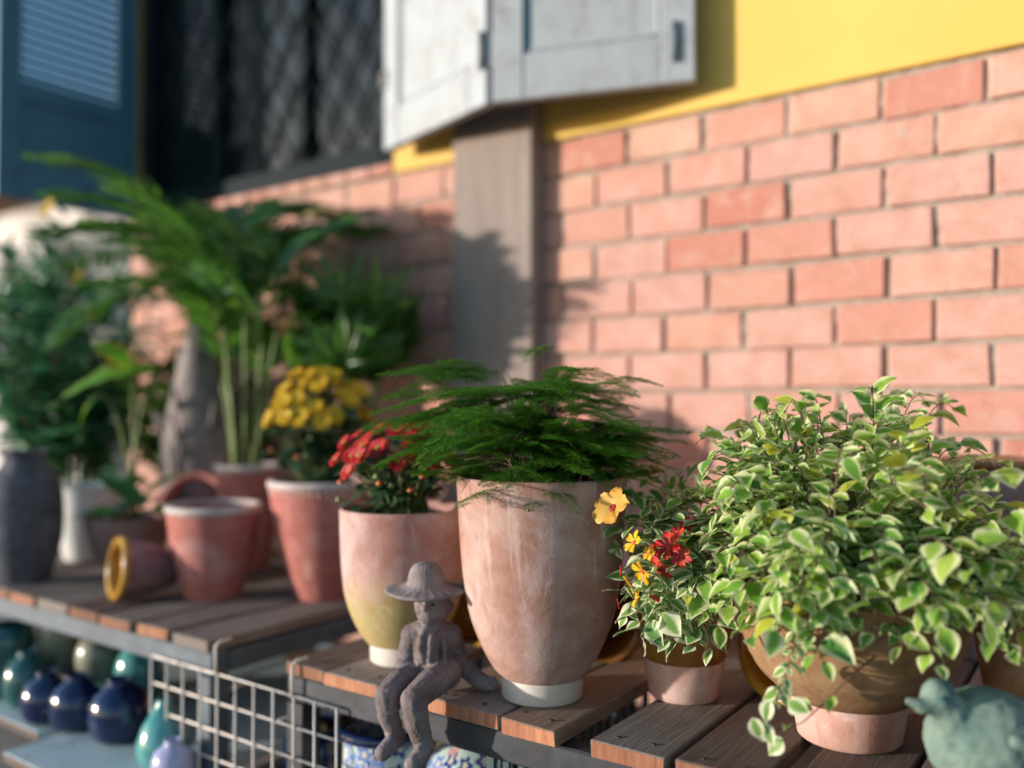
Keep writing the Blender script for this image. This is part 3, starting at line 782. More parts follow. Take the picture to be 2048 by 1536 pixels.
def red_mum():
    loc = at(808, 1320, 1.47); loc.z = TOP
    t = thing('potted_chrysanthemum', 'mossy yellow-bottomed clay pot of red chrysanthemums behind the seated figurine', 'potted plant', loc)
    outer = [(.059, .031), (.068, .043), (.083, .07), (.0965, .11), (.102, .155), (.1045, .2), (.106, .25)]
    link('pot', lathe_me('pot', vessel(outer, .0075, .15), 'mossy pot clay', 80, .004), t)
    link('foot', lathe_me('foot', [(0, 0), (.052, 0), (.0545, .003), (.055, .028), (.057, .032), (.04, .033)], 'white glaze', 56), t)
    soil(t, .096, .225)
    mum_plant(t, .225, .09, .155, 46, .019, 'red petal', 230, (.108, .108), Vector((.004, -.02, .0)), leaf=.036)
red_mum()
def pink_pot(t, rim, h, rb, mat='pink pot clay', lipped=True, dots=False):
    outer = [(rb, 0), (rb * 1.06, .012), (rb + (rim - rb) * .42, h * .3), (rb + (rim - rb) * .74, h * .58), (rb + (rim - rb) * .92, h * .82), (rim, h)]
    link('pot', lathe_me('pot', vessel(outer, .008, h * .55), mat, 72, .004), t)
    if lipped:
        link('rim', lathe_me('rim', [(rim - .001, h - .014), (rim + .0035, h - .011), (rim + .004, h - .002), (rim + .001, h + .0035), (rim - .007, h + .004), (rim - .0095, h - .004)], 'lip glaze', 72), t)
    if dots:
        dm = dome_me('bead', .0042, .003, 'lip glaze')
        for k in range(44):
            a = 2 * math.pi * k / 44; d = Vector((math.cos(a), math.sin(a), 0)); link('bead', dm, t, matrix=frame(d * (rim - .003) + Vector((0, 0, h - .022)), Vector((0, 0, 1)), d, 1))
    soil(t, rim - .012, h - .025)
def yellow_mum():
    loc = at(652, 1190, 1.95); loc.z = TOP
    t = thing('potted_chrysanthemum', 'pink clay pot with beaded rim holding yellow chrysanthemums', 'potted plant', loc)
    pink_pot(t, .122, .255, .062, dots=True)
    mum_plant(t, .232, .1, .25, 50, .025, 'yellow petal', 330, (.118, .118), Vector((-.025, 0, 0)), leaf=.05, flat=.9)
yellow_mum()
loc = at(430, 1190, 1.95); loc.z = TOP
t = thing('clay_pot', 'empty coral pink clay pot with pale rim at the front of the farther table', 'pot', loc); pink_pot(t, .1, .2, .06)

# ---------- brown bowl with variegated creeper
def bowl_plant():
    loc = at(1692, 1480, 1.13); loc.z = TOP
    t = thing('potted_creeper', 'wide brown bowl on pink foot overflowing with green and cream variegated leaves', 'potted plant', loc); org = Vector(loc)
    outer = [(.068, .05), (.09, .064), (.115, .088), (.133, .12), (.143, .155), (.147, .19)]
    link('pot', lathe_me('pot', vessel(outer, .01, .1), 'bowl clay', 88, .005), t)
    link('foot', lathe_me('foot', [(0, 0), (.06, 0), (.0635, .003), (.0715, .052), (.071, .056), (.05, .057)], 'pink foot clay', 64), t)
    soil(t, .134, .165)
    paths, out = [], []
    for i in range(175):
        a = random.uniform(0, 2 * math.pi); e = random.uniform(.0, 1.35) if i % 3 else random.uniform(-.1, .5)
        rr = random.uniform(.8, 1.05)
        end = Vector((.235 * math.cos(a) * math.cos(e), .215 * math.sin(a) * math.cos(e), .2 + .225 * math.sin(e))) * rr
        end.z += -.02 if e < .4 else 0
        b = Vector((random.uniform(.2, .9) * .11 * math.cos(a), random.uniform(.2, .9) * .11 * math.sin(a), .17))
        bend = Vector((b.x * .6 + end.x * .5, b.y * .6 + end.y * .5, max(end.z, .2) + random.uniform(.04, .1)))
        paths.append([Vector(p) + org for p in curve_pts(b, end, bend, 10)])
    # sprays reaching left over the small pot, up by the wall and down over the right side
    for (px, py, zc) in ((1400, 880, 1.2), (1380, 960, 1.16), (1430, 1010, 1.12), (1480, 860, 1.26), (1545, 830, 1.28), (1400, 1080, 1.1), (1460, 1130, 1.05), (1780, 800, 1.32), (1905, 815, 1.3), (1940, 900, 1.28), (1850, 800, 1.27), (1700, 840, 1.28),
                         (1620, 800, 1.25), (2040, 1060, 1.05), (2010, 1180, .98), (1990, 1260, .96), (1870, 1330, .94), (1800, 1290, .96), (2045, 1330, .95), (1960, 1120, 1.0), (1720, 1230, .99), (1640, 1220, 1.0), (1560, 1230, 1.02), (1500, 1220, 1.04), (1900, 1240, .97), (1830, 1200, .97), (1750, 1130, .95), (1650, 1090, .96), (1560, 1080, .98), (1420, 920, 1.18), (1450, 940, 1.14), (1480, 980, 1.1), (1440, 1060, 1.09), (1500, 1060, 1.05), (1490, 900, 1.2), (1520, 1150, 1.0), (1580, 1190, .98), (1620, 1270, .985), (1680, 1260, .985), (1740, 1270, .98), (1500, 1270, 1.03), (1550, 1260, 1.0), (1650, 1180, .96), (1700, 1190, .96), (1780, 1220, .95), (1590, 1140, .97), (1530, 1000, 1.05), (2030, 1130, 1.0), (1480, 1180, 1.03)):
        end = at(px, py, zc); b = org + Vector(((end.x - org.x) * .3, (end.y - org.y) * .3, .18)); m = b.lerp(end, .55); m.z = max(m.z, end.z) + .05
        paths.append(curve_pts(b, end, m, 11))
    for p in paths: leaves_on(p, VL, .033, .3, .0125, out)
    for i in range(len(out)):
        if random.random() < .05: out[i] = (VY[0], out[i][1])
    # two thin trailing runners hanging before the bowl
    run = [[at(1600, 1240, 1.0), at(1575, 1320, .99), at(1560, 1370, .985), at(1545, 1410, .98)], [at(1745, 1310, .985), at(1700, 1345, .98), at(1650, 1395, .975), at(1600, 1440, .97), at(1545, 1455, .97)]]
    paths += run
    leaves_on(run[0], SL, .02, .05, .009, out, True); leaves_on(run[1], VL[:3], .026, .45, .03, out, False)
    for px, py in ((1520, 1440), (1560, 1470), (1500, 1430), (1535, 1395), (1570, 1400)):
        out.append((random.choice(SL), frame(at(px, py, .97), (random.uniform(-1, 1), -.2, random.uniform(-.8, .5)), (0, -1, .6), .026)))
    yl = [it for it in out if it[0] is VY[0]]; rest = [it for it in out if it[0] is not VY[0]]
    To = Matrix.Translation(-org)
    for me, M in yl: link('leaf', me, t, matrix=To @ M)
    scatter_leaves(t, rest, org, 300 - len(yl))
    stems_obj(t, paths, org, .0013, 'stem brown')
bowl_plant()

# ---------- small brown pot with whiter leaves and red and yellow blossoms
def petal5_me(nm, mat, n=5, w=.42):
    V, Fc = [], []
    for k in range(n):
        a = 2 * math.pi * k / n; o = len(V)
        for t, ww in ((.08, .05), (.35, w * .6), (.65, w), (.88, w * .85), (1, w * .35)):
            for s in (-1, -.5, 0, .5, 1):
                r = t + (.03 * math.sin(s * 9 + k) if t > .8 else 0); x = r * math.cos(a) - s * ww * math.sin(a); y = r * math.sin(a) + s * ww * math.cos(a)
                V.append((x, y, .75 * r - .5 * r * r + .09 * math.sin(s * 5 + k * 2) * t * t + .1 * abs(s) * t))
        for i in range(4):
            for j in range(4): b = o + i * 5 + j; Fc.append((b, b + 5, b + 6, b + 1))
    return mesh(nm, V, Fc, True, [mat])
def small_pot():
    loc = at(1365, 1395, 1.29); loc.z = TOP
    t = thing('potted_flowers', 'small brown glazed pot on pink foot with white-edged leaves and red and yellow blossoms', 'potted plant', loc); org = Vector(loc)
    outer = [(.056, .052), (.062, .064), (.068, .09), (.072, .125), (.073, .16)]
    link('pot', lathe_me('pot', vessel(outer, .008, .1), 'brown glaze', 64, .004), t)
    link('foot', lathe_me('foot', [(0, 0), (.047, 0), (.05, .003), (.0595, .053), (.059, .057), (.04, .058)], 'pink foot clay', 56), t)
    soil(t, .063, .14)
    paths, out = [], []
    for (px, py, zc) in ((1215, 1110, 1.2), (1225, 1060, 1.22), (1240, 1180, 1.17), (1230, 1000, 1.24), (1290, 960, 1.27), (1350, 950, 1.28), (1300, 1010, 1.2), (1250, 1230, 1.16), (1280, 1250, 1.14), (1320, 1270, 1.13), (1360, 1290, 1.12), (1400, 1270, 1.12),
                         (1430, 1240, 1.11), (1330, 1160, 1.13), (1360, 1100, 1.15), (1400, 1160, 1.11), (1440, 1180, 1.1), (1300, 1060, 1.17), (1260, 1000, 1.22), (1280, 1270, 1.13), (1340, 1285, 1.12), (1390, 1290, 1.12), (1265, 1050, 1.19), (1285, 1090, 1.16), (1350, 1130, 1.12), (1310, 1150, 1.13), (1380, 1070, 1.15), (1410, 1000, 1.2), (1320, 980, 1.25), (1440, 1200, 1.1), (1380, 1010, 1.2), (1420, 1050, 1.14), (1450, 1100, 1.1), (1335, 1215, 1.12), (1385, 1220, 1.11), (1295, 1200, 1.14), (1340, 1040, 1.18), (1290, 1130, 1.15), (1390, 940, 1.3), (1440, 980, 1.25), (1420, 1290, 1.13), (1375, 1190, 1.1), (1310, 1240, 1.12)):
        end = at(px, py, zc); b = org + Vector((random.uniform(-.03, .03), random.uniform(-.03, .03), .145)); m = b.lerp(end, .5); m.z = max(m.z, end.z, .7) + .035
        paths.append(curve_pts(b, end, m, 9))
    for p in paths: leaves_on(p, SL, .03, .3, .0105, out, False)
    scatter_leaves(t, out, org, 280)
    stems_obj(t, paths, org, .0012, 'stem green')
    hm = petal5_me('flower', 'hibiscus petal', 5, .47); ym = petal5_me('flower', 'yellow petal', 5, .34); rm = petal5_me('flower', 'red petal', 6, .3)
    th = dome_me('flower_throat', .26, .2, 'red throat')
    for me, px, py, zc, s, n in ((hm, 1228, 1018, 1.15, .028, (-.25, -.8, .55)), (ym, 1270, 1085, 1.12, .016, (-.5, -.8, .5)), (ym, 1287, 1140, 1.11, .017, (-.4, -.8, -.4)), (ym, 1262, 1165, 1.12, .013, (-.7, -.5, -.5)), (ym, 1276, 1198, 1.12, .013, (-.8, -.5, .4)),
                                 (rm, 1338, 1095, 1.13, .021, (-.2, -.8, .6)), (rm, 1356, 1070, 1.14, .016, (-.5, -.6, .6)), (rm, 1318, 1112, 1.13, .017, (-.5, -.6, -.1)), (rm, 1362, 1112, 1.12, .015, (.1, -.8, .2)), (rm, 1330, 1140, 1.13, .014, (-.2, -.8, -.3)), (rm, 1378, 1050, 1.16, .013, (-.1, -.6, .6)), (rm, 1310, 1190, 1.13, .009, (-.2, -.6, -.6)), (ym, 1310, 945, 1.28, .016, (-.5, -.4, .7)), (ym, 1300, 1105, 1.12, .011, (-.3, -.8, .3)), (rm, 1243, 1140, 1.14, .007, (-.8, -.5, 0)), (rm, 1238, 1205, 1.14, .007, (-.8, -.5, -.2))):
        p = at(px, py, zc) - org; f = link('flower', me, t, matrix=frame(p, Vector(n).orthogonal(), n, s)); link('flower_throat', th, f, (0, 0, .02))
        b0 = Vector((p.x * .35, p.y * .35, .15)); link('stalk', tube_me('stalk', curve_pts(b0, p, (b0.x, b0.y, max(p.z, .2) + .03), 7), .0012, 'stem green', 5, .7), t)
small_pot()

# ---------- other pots round the plants on the near table
def lying_pot(label, centre, axis, r, L, mat, rimmat, cat='pot', roll=0):
    t = thing('tipped_pot', label, cat, centre); ax = Vector(axis).normalized()
    M = frame(Vector((0, 0, 0)), ax.orthogonal(), ax, 1)
    outer = [(r * .52, -L), (r * .6, -L * .95), (r * .84, -L * .6), (r * .95, -L * .3), (r, 0)]
    link('pot', lathe_me('pot', vessel(outer, .008, None), mat, 56, .004), t, matrix=M)
    link('rim', lathe_me('rim', [(r - .002, -.012), (r + .004, -.01), (r + .005, -.002), (r + .001, .004), (r - .008, .004), (r - .011, -.006)], rimmat, 56), t, matrix=M)
    link('lining', lathe_me('lining', [(r - .0095, -.006), (r * .95 - .0095, -L * .3), (r * .84 - .0095, -L * .6), (r * .55 - .0095, -L * .93), (0, -L * .93)], rimmat, 40), t, matrix=M)
    return t
lying_pot('brown glazed pot lying with its mouth showing behind the tall fern pot', at(1192, 1246, 1.47) + Vector((0, 0, .012)), (.42, -.9, .12), .078, .13, 'bowl clay', 'brown glaze')
lying_pot('amber rimmed pot lying on its side behind the wide bowl', at(1562, 1300, 1.27) + Vector((0, 0, .004)), (-.25, -.9, .2), .074, .12, 'purple clay', 'amber glaze')
lying_pot('small yellow and brown pot lying between the two footed clay pots', at(930, 1240, 1.56), (.5, -.86, .1), .055, .1, 'bowl clay', 'amber glaze')
loc = at(1968, 1150, 1.5); loc.z = TOP
t = thing('clay_pot', 'greyish pink straight pot with brown glazed rim against the brick wall', 'pot', loc)
outer = [(.052, 0), (.054, .01), (.058, .12), (.062, .24), (.066, .318)]
link('pot', lathe_me('pot', vessel(outer, .008, .2), 'grey pink clay', 56), t)
link('rim', lathe_me('rim', [(.064, .312), (.078, .318), (.082, .324), (.08, .331), (.066, .335), (.056, .328)], 'brown glaze', 56), t)
loc = at(2075, 1400, 1.12); loc.z = TOP
t = thing('clay_pot', 'tan clay pot at the right edge behind the green bird', 'pot', loc)
outer = [(.05, 0), (.053, .01), (.066, .06), (.074, .11), (.078, .15)]
link('pot', lathe_me('pot', vessel(outer, .008, .08), 'tan clay', 56), t)
link('rim', lathe_me('rim', [(.076, .14), (.083, .143), (.084, .153), (.078, .157), (.068, .15)], 'tan clay', 56), t)

# ---------- green bird figurine
def remeshed(name, parts, voxel, mat, smooth_it=6, disp=.0, dscale=40):
    """weld overlapping solids into one continuous skin"""
    bm = bmesh.new()
    for kind, *a in parts:
        if kind == 'ball':
            c, r = a[:2]; m = Matrix.Translation(c) @ (a[2] if len(a) > 2 else Matrix()) @ Matrix.Diagonal((*(r if hasattr(r, '__len__') else (r, r, r)), 1))
            bmesh.ops.create_icosphere(bm, subdivisions=3, radius=1, matrix=m)
        else:
            pts, rads = a
            for (p, r1), (q, r2) in zip(zip(pts[:-1], rads[:-1]), zip(pts[1:], rads[1:])):
                n = max(2, int((Vector(q) - Vector(p)).length / (min(r1, r2) * .35)))
                for i in range(n + 1):
                    f = i / n; bmesh.ops.create_icosphere(bm, subdivisions=2, radius=r1 + (r2 - r1) * f, matrix=Matrix.Translation(Vector(p).lerp(Vector(q), f)))
    me = bpy.data.meshes.new(name); bm.to_mesh(me); bm.free()
    o = bpy.data.objects.new('tmp', me); col.objects.link(o)
    rm = o.modifiers.new('r', 'REMESH'); rm.mode = 'VOXEL'; rm.voxel_size = voxel
    s = o.modifiers.new('s', 'SMOOTH'); s.iterations = smooth_it; s.factor = .5
    dg = bpy.context.evaluated_depsgraph_get(); m2 = bpy.data.meshes.new_from_object(o.evaluated_get(dg)); m2.name = name
    bpy.data.objects.remove(o); bpy.data.meshes.remove(me)
    from mathutils import noise
    if disp:
        nv = [v.normal.copy() for v in m2.vertices]
        for v, nn in zip(m2.vertices, nv): v.co += nn * disp * (noise.noise(v.co * dscale) + .6 * noise.noise(v.co * dscale * 2.7))
    m2.materials.clear(); m2.materials.append(MT[mat]); m2.polygons.foreach_set('use_smooth', [True] * len(m2.polygons)); return m2
def bird():
    b = at(1965, 1600, .935); b.z = TOP
    t = thing('bird_figurine', 'mottled green stone bird figurine with raised beak at the table front', 'figurine', b, 0)
    rt_, up, fw = RT, Vector((0, 0, 1)), FW
    def q(x, z, y=0): return rt_ * x + up * z + fw * y
    parts = [('ball', q(.0, .066), (.062, .058, .058)), ('ball', q(.045, .06, .02), (.05, .045, .047)), ('tube', [q(-.035, .09, -.01), q(-.052, .112, -.012)], [.024, .017]),
             ('ball', q(-.056, .119, -.012), .0185), ('tube', [q(-.06, .112, -.014), q(-.076, .111, -.018), q(-.092, .1165, -.02)], [.013, .009, .004]),
             ('tube', [q(.07, .07, .02), q(.11, .085, .03)], [.03, .014]), ('tube', [q(-.02, .02, -.03), q(-.035, .008, -.045)], [.018, .012]), ('tube', [q(.03, .02, -.035), q(.02, .008, -.05)], [.018, .012])]
    link('body', remeshed('body', parts, .0025, 'green stone', 5, .0016, 70), t)
    wing = [('tube', [q(.0, .088, -.056), q(.03, .08, -.058), (q(.062, .06, -.04)), q(.055, .045, -.04), q(.03, .05, -.05)], [.008, .011, .011, .008, .006])]
    link('wing', remeshed('wing', wing, .0022, 'green stone', 3), t)
    link('eye', dome_me('eye', .0035, .003, 'dark teal glaze'), t, matrix=frame(q(-.06, .123, -.029), rt_, -fw, 1))
bird()

# ---------- seated straw-hat figurine
def figurine():
    base = at(870, 1345, 1.285); base.z = TOP
    base.y = FRONT + .035
    t = thing('seated_figurine', 'small weathered clay figure in a wide straw hat sitting on the table edge', 'figurine', base); o = Vector(base)
    Z = 1.29
    def a(px, py, dz=0): return at(px, py, Z + dz) - o
    P = []
    # torso
    P += [('tube', [a(868, 1330, .015), a(862, 1300, .015), a(862, 1272, .015)], [.034, .032, .031]), ('ball', a(866, 1335, .015), (.036, .032, .026)),
          ('tube', [a(826, 1268, .012), a(862, 1258, .012), a(900, 1268, .022)], [.018, .022, .019])]
    # neck and head
    P += [('tube', [a(862, 1258, .012), a(864, 1225, .008)], [.016, .02]), ('ball', a(866, 1208, .005), (.027, .027, .027)), ('ball', a(858, 1222, -.008), .018)]
    P += [('ball', a(851, 1214, -.023), .0062), ('ball', a(852, 1228, -.02), (.008, .005, .0028)), ('ball', a(852, 1234, -.018), (.007, .005, .0028)), ('ball', a(842, 1219, -.015), .008), ('ball', a(868, 1220, -.015), .0085), ('tube', [a(838, 1199, -.016), a(852, 1200, -.022), a(874, 1199, -.018)], [.0035, .004, .0035]), ('tube', [a(834, 1250, -.002), a(850, 1258, -.014), a(876, 1252, -.01)], [.006, .007, .006]), ('ball', a(838, 1206, -.002), .006), ('ball', a(898, 1210, .008), .008)]
    # far arm down to the hip
    P += [('tube', [a(826, 1270, .012), a(816, 1298, .008), a(812, 1318, .004)], [.0165, .0135, .011]), ('ball', a(809, 1324, 0), .0115)]
    # near arm reaching along the plank
    P += [('tube', [a(902, 1272, .02), a(914, 1305, .03), a(930, 1332, .03), a(956, 1354, .02)], [.0185, .0165, .0145, .012]), ('tube', [a(958, 1356, .018), a(972, 1362, .014)], [.0135, .012])]
    for k, (dx, dy) in enumerate(((20, -9), (25, -2), (24, 5), (16, 12))): P.append(('tube', [a(970, 1361, .012), a(967 + dx, 1361 + dy, .004)], [.0046, .0038]))
    # legs
    P += [('tube', [a(842, 1340, .01), a(802, 1360, -.03), a(774, 1386, -.055)], [.0225, .02, .017]), ('tube', [a(774, 1386, -.055), a(779, 1425, -.052), a(793, 1462, -.046)], [.017, .016, .0125]),
          ('tube', [a(796, 1466, -.046), a(784, 1482, -.066), a(768, 1499, -.082)], [.0125, .0125, .0115])]
    P += [('tube', [a(892, 1342, .0), a(862, 1364, -.045), a(829, 1394, -.078)], [.025, .022, .0187]), ('tube', [a(829, 1394, -.078), a(836, 1440, -.074), a(850, 1486, -.068)], [.019, .0175, .0138]),
          ('tube', [a(851, 1490, -.068), a(842, 1505, -.086), a(828, 1521, -.1)], [.0138, .0135, .0125])]
    # cuffs
    P += [('ball', a(792, 1459, -.047), (.0155, .0155, .006)), ('ball', a(850, 1482, -.068), (.0172, .0172, .0065)), ('ball', a(952, 1351, .021), (.0135, .0135, .0135))]
    # collar and shirt front folds, belt line
    P += [('tube', [a(846, 1262, -.012), a(842, 1290, -.02), a(848, 1318, -.018)], [.006, .006, .005]), ('tube', [a(866, 1262, -.012), a(862, 1290, -.02), a(860, 1318, -.019)], [.006, .006, .005]),
          ('tube', [a(836, 1330, -.008), a(862, 1336, -.017), a(892, 1334, -.006)], [.007, .007, .007])]
    # cloth folds: rings round sleeves, waist, knees and ankles
    for px, py, dz, rr in ((911, 1296, .026, .0182), (922, 1318, .03, .0168), (940, 1341, .027, .0142), (818, 1292, .009, .0152), (814, 1308, .006, .0135), (780, 1412, -.053, .0172), (786, 1440, -.049, .0152), (833, 1424, -.075, .0188), (841, 1458, -.072, .0166), (800, 1362, -.03, .0207), (862, 1364, -.045, .0228)):
        P.append(('ball', a(px, py, dz), (rr, rr, .0042), Euler((random.uniform(-.6, .6), random.uniform(-.6, .6), 0)).to_matrix().to_4x4()))
    for dx in (-22, -8, 10, 26): P.append(('tube', [a(862 + dx, 1276, -.012), a(864 + dx * 1.1, 1322, -.016)], [.0032, .0045]))
    link('body', remeshed('body', P, .0018, 'statue clay', 2, .0007, 150), t)
    # straw hat: crown and wavy, ribbed brim
    V, Fc = [], []; seg = 96; prof = [(.0, .039), (.009, .0385), (.0175, .0355), (.023, .0285), (.026, .019), (.0275, .0105), (.031, .006), (.044, .0035), (.056, .0015), (.0595, .001), (.061, -.0012), (.0595, -.0036), (.046, -.0025), (.034, -.001), (.026, .0), (.0, .001)]
    for i, (r, z) in enumerate(prof):
        for j in range(seg):
            an = 2 * math.pi * j / seg; wv = .0012 * math.sin(2 * an + .7) * (r / .056) ** 2 + (.0003 * math.cos(seg / 4 * an) if .026 < r else .0004 * math.cos(24 * an))
            V.append((r * math.cos(an), r * math.sin(an), z + wv))
    for i in range(len(prof) - 1):
        for j in range(seg): p = i * seg + j; q = i * seg + (j + 1) % seg; Fc.append((p, q, q + seg, p + seg))
    hat = link('straw_hat', mesh('straw_hat', V, Fc, True, ['statue clay']), t, a(853, 1176, .002), (R(1), R(0), .4))
    em = dome_me('eye', .0028, .0016, 'soil')
    for px, py, dz in ((846, 1205, -.0205), (866, 1207, -.0205)): link('eye', em, t, matrix=frame(a(px, py, dz), RT, -FW - RT * .25, 1))
figurine()

# ---------------------------------------------------------------- ceramics under the tables
def ceramic(name, label, cat, p, prof, mat, inner=None, th=.006, group=None, rim=None):
    t = thing(name, label, cat, p, 0, group)
    link('body', lathe_me('body', vessel(prof, th, None), mat, 48), t)
    if rim:
        r, z = prof[-1]; link('rim', lathe_me('rim', [(r - .002, z - .012), (r + .007, z - .006), (r + .009, z + .001), (r + .003, z + .008), (r - .006, z + .007), (r - .009, z - .006)], rim, 48), t)
        link('lining', lathe_me('lining', [(r - .0085, z - .004), (r - .012, z - .06), (r - .006, z - .12), (0, z - .14)], rim, 40), t)
    return t
def on(px, zc, z): p = at(px, 800, zc); p.z = z; return p
BOT = [(.03, 0), (.043, .012), (.05, .042), (.044, .07), (.028, .086), (.019, .094), (.021, .1)]
def sc_(pr, s, sz=None): return [(r * s, z * (sz or s)) for r, z in pr]
JAR = [(.05, 0), (.056, .01), (.072, .08), (.082, .15), (.078, .2), (.06, .23)]
ceramic('floral_vase', 'flower-patterned ceramic vase with dark blue rim under the seated figurine', 'vase', on(778, 1.47, .13), [(.06, 0), (.066, .012), (.074, .09), (.076, .18), (.074, .24), (.08, .262)], 'floral', rim='navy glaze')
ceramic('floral_jar', 'rounded flower-patterned ceramic jar under the tall fern pot', 'jar', on(958, 1.42, .13), [(.06, 0), (.07, .02), (.088, .1), (.09, .17), (.08, .225), (.055, .252), (.03, .262), (.012, .266)], 'floral')
ceramic('yellow_vase', 'plain yellow glazed vase between the two flower-patterned ones', 'vase', on(884, 1.62, .13), [(.04, 0), (.05, .03), (.055, .12), (.05, .22), (.045, .275), (.05, .285)], 'yellow glaze')
ceramic('blue_vase', 'glossy dark blue vase standing behind the right end of the wire grid', 'vase', on(640, 1.62, .13), sc_(JAR, .8, .9), 'navy glaze')
for i, (px, zc, s, m, lab, nm, cat) in enumerate((
        (102, 1.88, 1.05, 'navy glaze', 'dark blue glazed bulb vase, leftmost of the three on the pale shelf', 'bulb_vase', 'vase'),
        (162, 1.84, 1.1, 'navy glaze', 'dark blue glazed bulb vase, middle of the three on the pale shelf', 'bulb_vase', 'vase'),
        (246, 1.78, 1.2, 'navy glaze', 'dark blue glazed bulb vase, rightmost of the three on the pale shelf', 'bulb_vase', 'vase'))):
    ceramic(nm, lab, cat, on(px, zc, .25), sc_(BOT, s), m, group='blue bulb vases on the pale shelf')
for px, zc, z, pr, m, lab, nm, cat in (
        (334, 1.66, .25, [(.03, 0), (.045, .01), (.05, .035), (.04, .07), (.018, .105), (.014, .118)], 'teal glaze', 'pale teal glazed cone-shaped bottle beside the wire grid', 'teal_bottle', 'bottle'),
        (352, 1.575, .25, sc_(BOT, .75), 'lavender glaze', 'small lavender glazed bottle at the shelf front behind the grid', 'lavender_bottle', 'bottle'),
        (20, 2.05, .25, sc_(JAR, .75, .7), 'dark teal glaze', 'dark green glazed jar at the far left of the pale shelf', 'green_jar', 'jar'),
        (62, 1.98, .25, sc_(BOT, 1.0, 1.2), 'dark teal glaze', 'dark teal bottle left of the blue bulb vases', 'teal_bottle', 'bottle'),
        (128, 2.08, .25, sc_(JAR, .6, .75), 'olive glaze', 'brownish green jar in the back row of the pale shelf', 'olive_jar', 'jar'),
        (205, 2.0, .25, sc_(JAR, .62, .62), 'olive glaze', 'round olive grey jar behind the rightmost blue bulb vase', 'olive_jar', 'jar'),
        (285, 1.98, .25, sc_(BOT, 1.1, 1.5), 'teal glaze', 'tall teal bottle at the back under the table edge', 'teal_bottle', 'bottle')):
    ceramic(nm, lab, cat, on(px, zc, z), pr, m)
# pieces piled between the two tables
gap_floor = .13
bx = thing('wooden_crate', 'low wooden crate on the ground between the two tables', 'crate', (-1.252, -.52, 0))
for k in range(4): box('slat', (-.066 + .044 * k, 0, .245), (.04, .62, .012), 'plank dark', bx)
for y in (-.3, .3): box('crate_end', (0, y, .12), (.175, .016, .237), 'plank dark', bx)
for x in (-.08, .08):
    for z in (.06, .14, .21): box('crate_board', (x, 0, z), (.012, .58, .05), 'plank dark', bx)
def gp(x, y, z=.2515): return (x, y, z)
ceramic('floral_bottle', 'slim patterned bottle with blue neck between the tables', 'bottle', gp(-1.28, -.6), [(.026, 0), (.034, .01), (.04, .05), (.034, .09), (.016, .115), (.017, .14)], 'floral', rim='navy glaze')
ceramic('blue_jar', 'dark blue domed jar between the tables behind the grid', 'jar', gp(-1.2, -.68), [(.03, 0), (.04, .01), (.042, .06), (.034, .1), (.02, .125), (.004, .132)], 'navy glaze')
lying_pot('ochre glazed cup lying between the tables behind the grid', Vector((-1.262, -.735, .289)), (-.3, -.8, .35), .034, .08, 'yellow glaze', 'amber glaze', 'cup')
ceramic('blue_jar', 'blue patterned squat jar farther back between the tables', 'jar', gp(-1.29, -.46), [(.03, 0), (.045, .02), (.046, .06), (.03, .09), (.02, .1)], 'floral')

# slotted plastic crate under the near table
cr = thing('plastic_crate', 'dark teal slotted plastic crate under the gap between planks', 'crate', (-.66, -.62, .13)); cw, cl, ch, ct = .24, .44, .318, .006
for sy in (-1, 1):
    for k in range(9): box('slat', (-cw / 2 + .012 + k * (cw - .024) / 8, sy * cl / 2, ch / 2), (.012, ct, ch - .05), 'crate plastic', cr, bev=.001)
for sx in (-1, 1):
    for k in range(15): box('slat', (sx * cw / 2, -cl / 2 + .012 + k * (cl - .024) / 14, ch / 2), (ct, .014, ch - .05), 'crate plastic', cr, bev=.001)
for z in (.0125, ch - .0125):
    for sy in (-1, 1): box('rim_bar', (0, sy * cl / 2, z), (cw + .01, ct + .006, .024), 'crate plastic', cr, bev=.002)
    for sx in (-1, 1): box('rim_bar', (sx * cw / 2, 0, z), (ct + .006, cl - .016, .024), 'crate plastic', cr, bev=.002)
box('crate_floor', (0, 0, .012), (cw - .014, cl - .014, .006), 'crate plastic', cr)

# ---------------------------------------------------------------- farther table: pots and palms
def palm_frond_me(nm, mat, n=26, w=.055, ll=.34, droop=.35, up=.3):
    """feather leaf along +x, unit length"""
    V, Fc = [], []
    P = curve_pts((0, 0, 0), (1, 0, up - droop), (.5, 0, up + .12), 30)
    def blade(p, d, L, w, n):
        s = d.cross(n).normalized() * w; o = len(V); m = p + d * L * .45 + n * .02 * L; e = p + d * L - Vector((0, 0, .18 * L))
        V.extend([p - s * .3, p + s * .3, m + s, m - s, e]); Fc.append((o, o + 1, o + 2, o + 3)); Fc.append((o + 3, o + 2, o + 4))
    for i in range(n):
        t = .16 + .84 * i / (n - 1); k = min(28, int(t * 29)); p = P[k].lerp(P[k + 1], t * 29 - k); d = (P[k + 1] - P[k]).normalized(); h = d.cross(Vector((0, 0, 1))).normalized()
        L = ll * (math.sin(math.pi * (.18 + .78 * t)) ** .7) * random.uniform(.85, 1.1)
        for s in (-1, 1): blade(p, (d * (.55 + .4 * t) + h * s + Vector((0, 0, random.uniform(-.1, .3)))).normalized(), L, w * .5, Vector((0, 0, 1)))
    for a, b in zip(P[:-1], P[1:]):
        o = len(V); V.extend([a + Vector((0, .009, 0)), a - Vector((0, .009, 0)), b - Vector((0, .007, 0)), b + Vector((0, .007, 0))]); Fc.append((o, o + 1, o + 2, o + 3))
        o = len(V); V.extend([a + Vector((0, 0, .009)), a - Vector((0, 0, .009)), b - Vector((0, 0, .007)), b + Vector((0, 0, .007))]); Fc.append((o, o + 1, o + 2, o + 3))
    return mesh(nm, V, Fc, False, [mat])
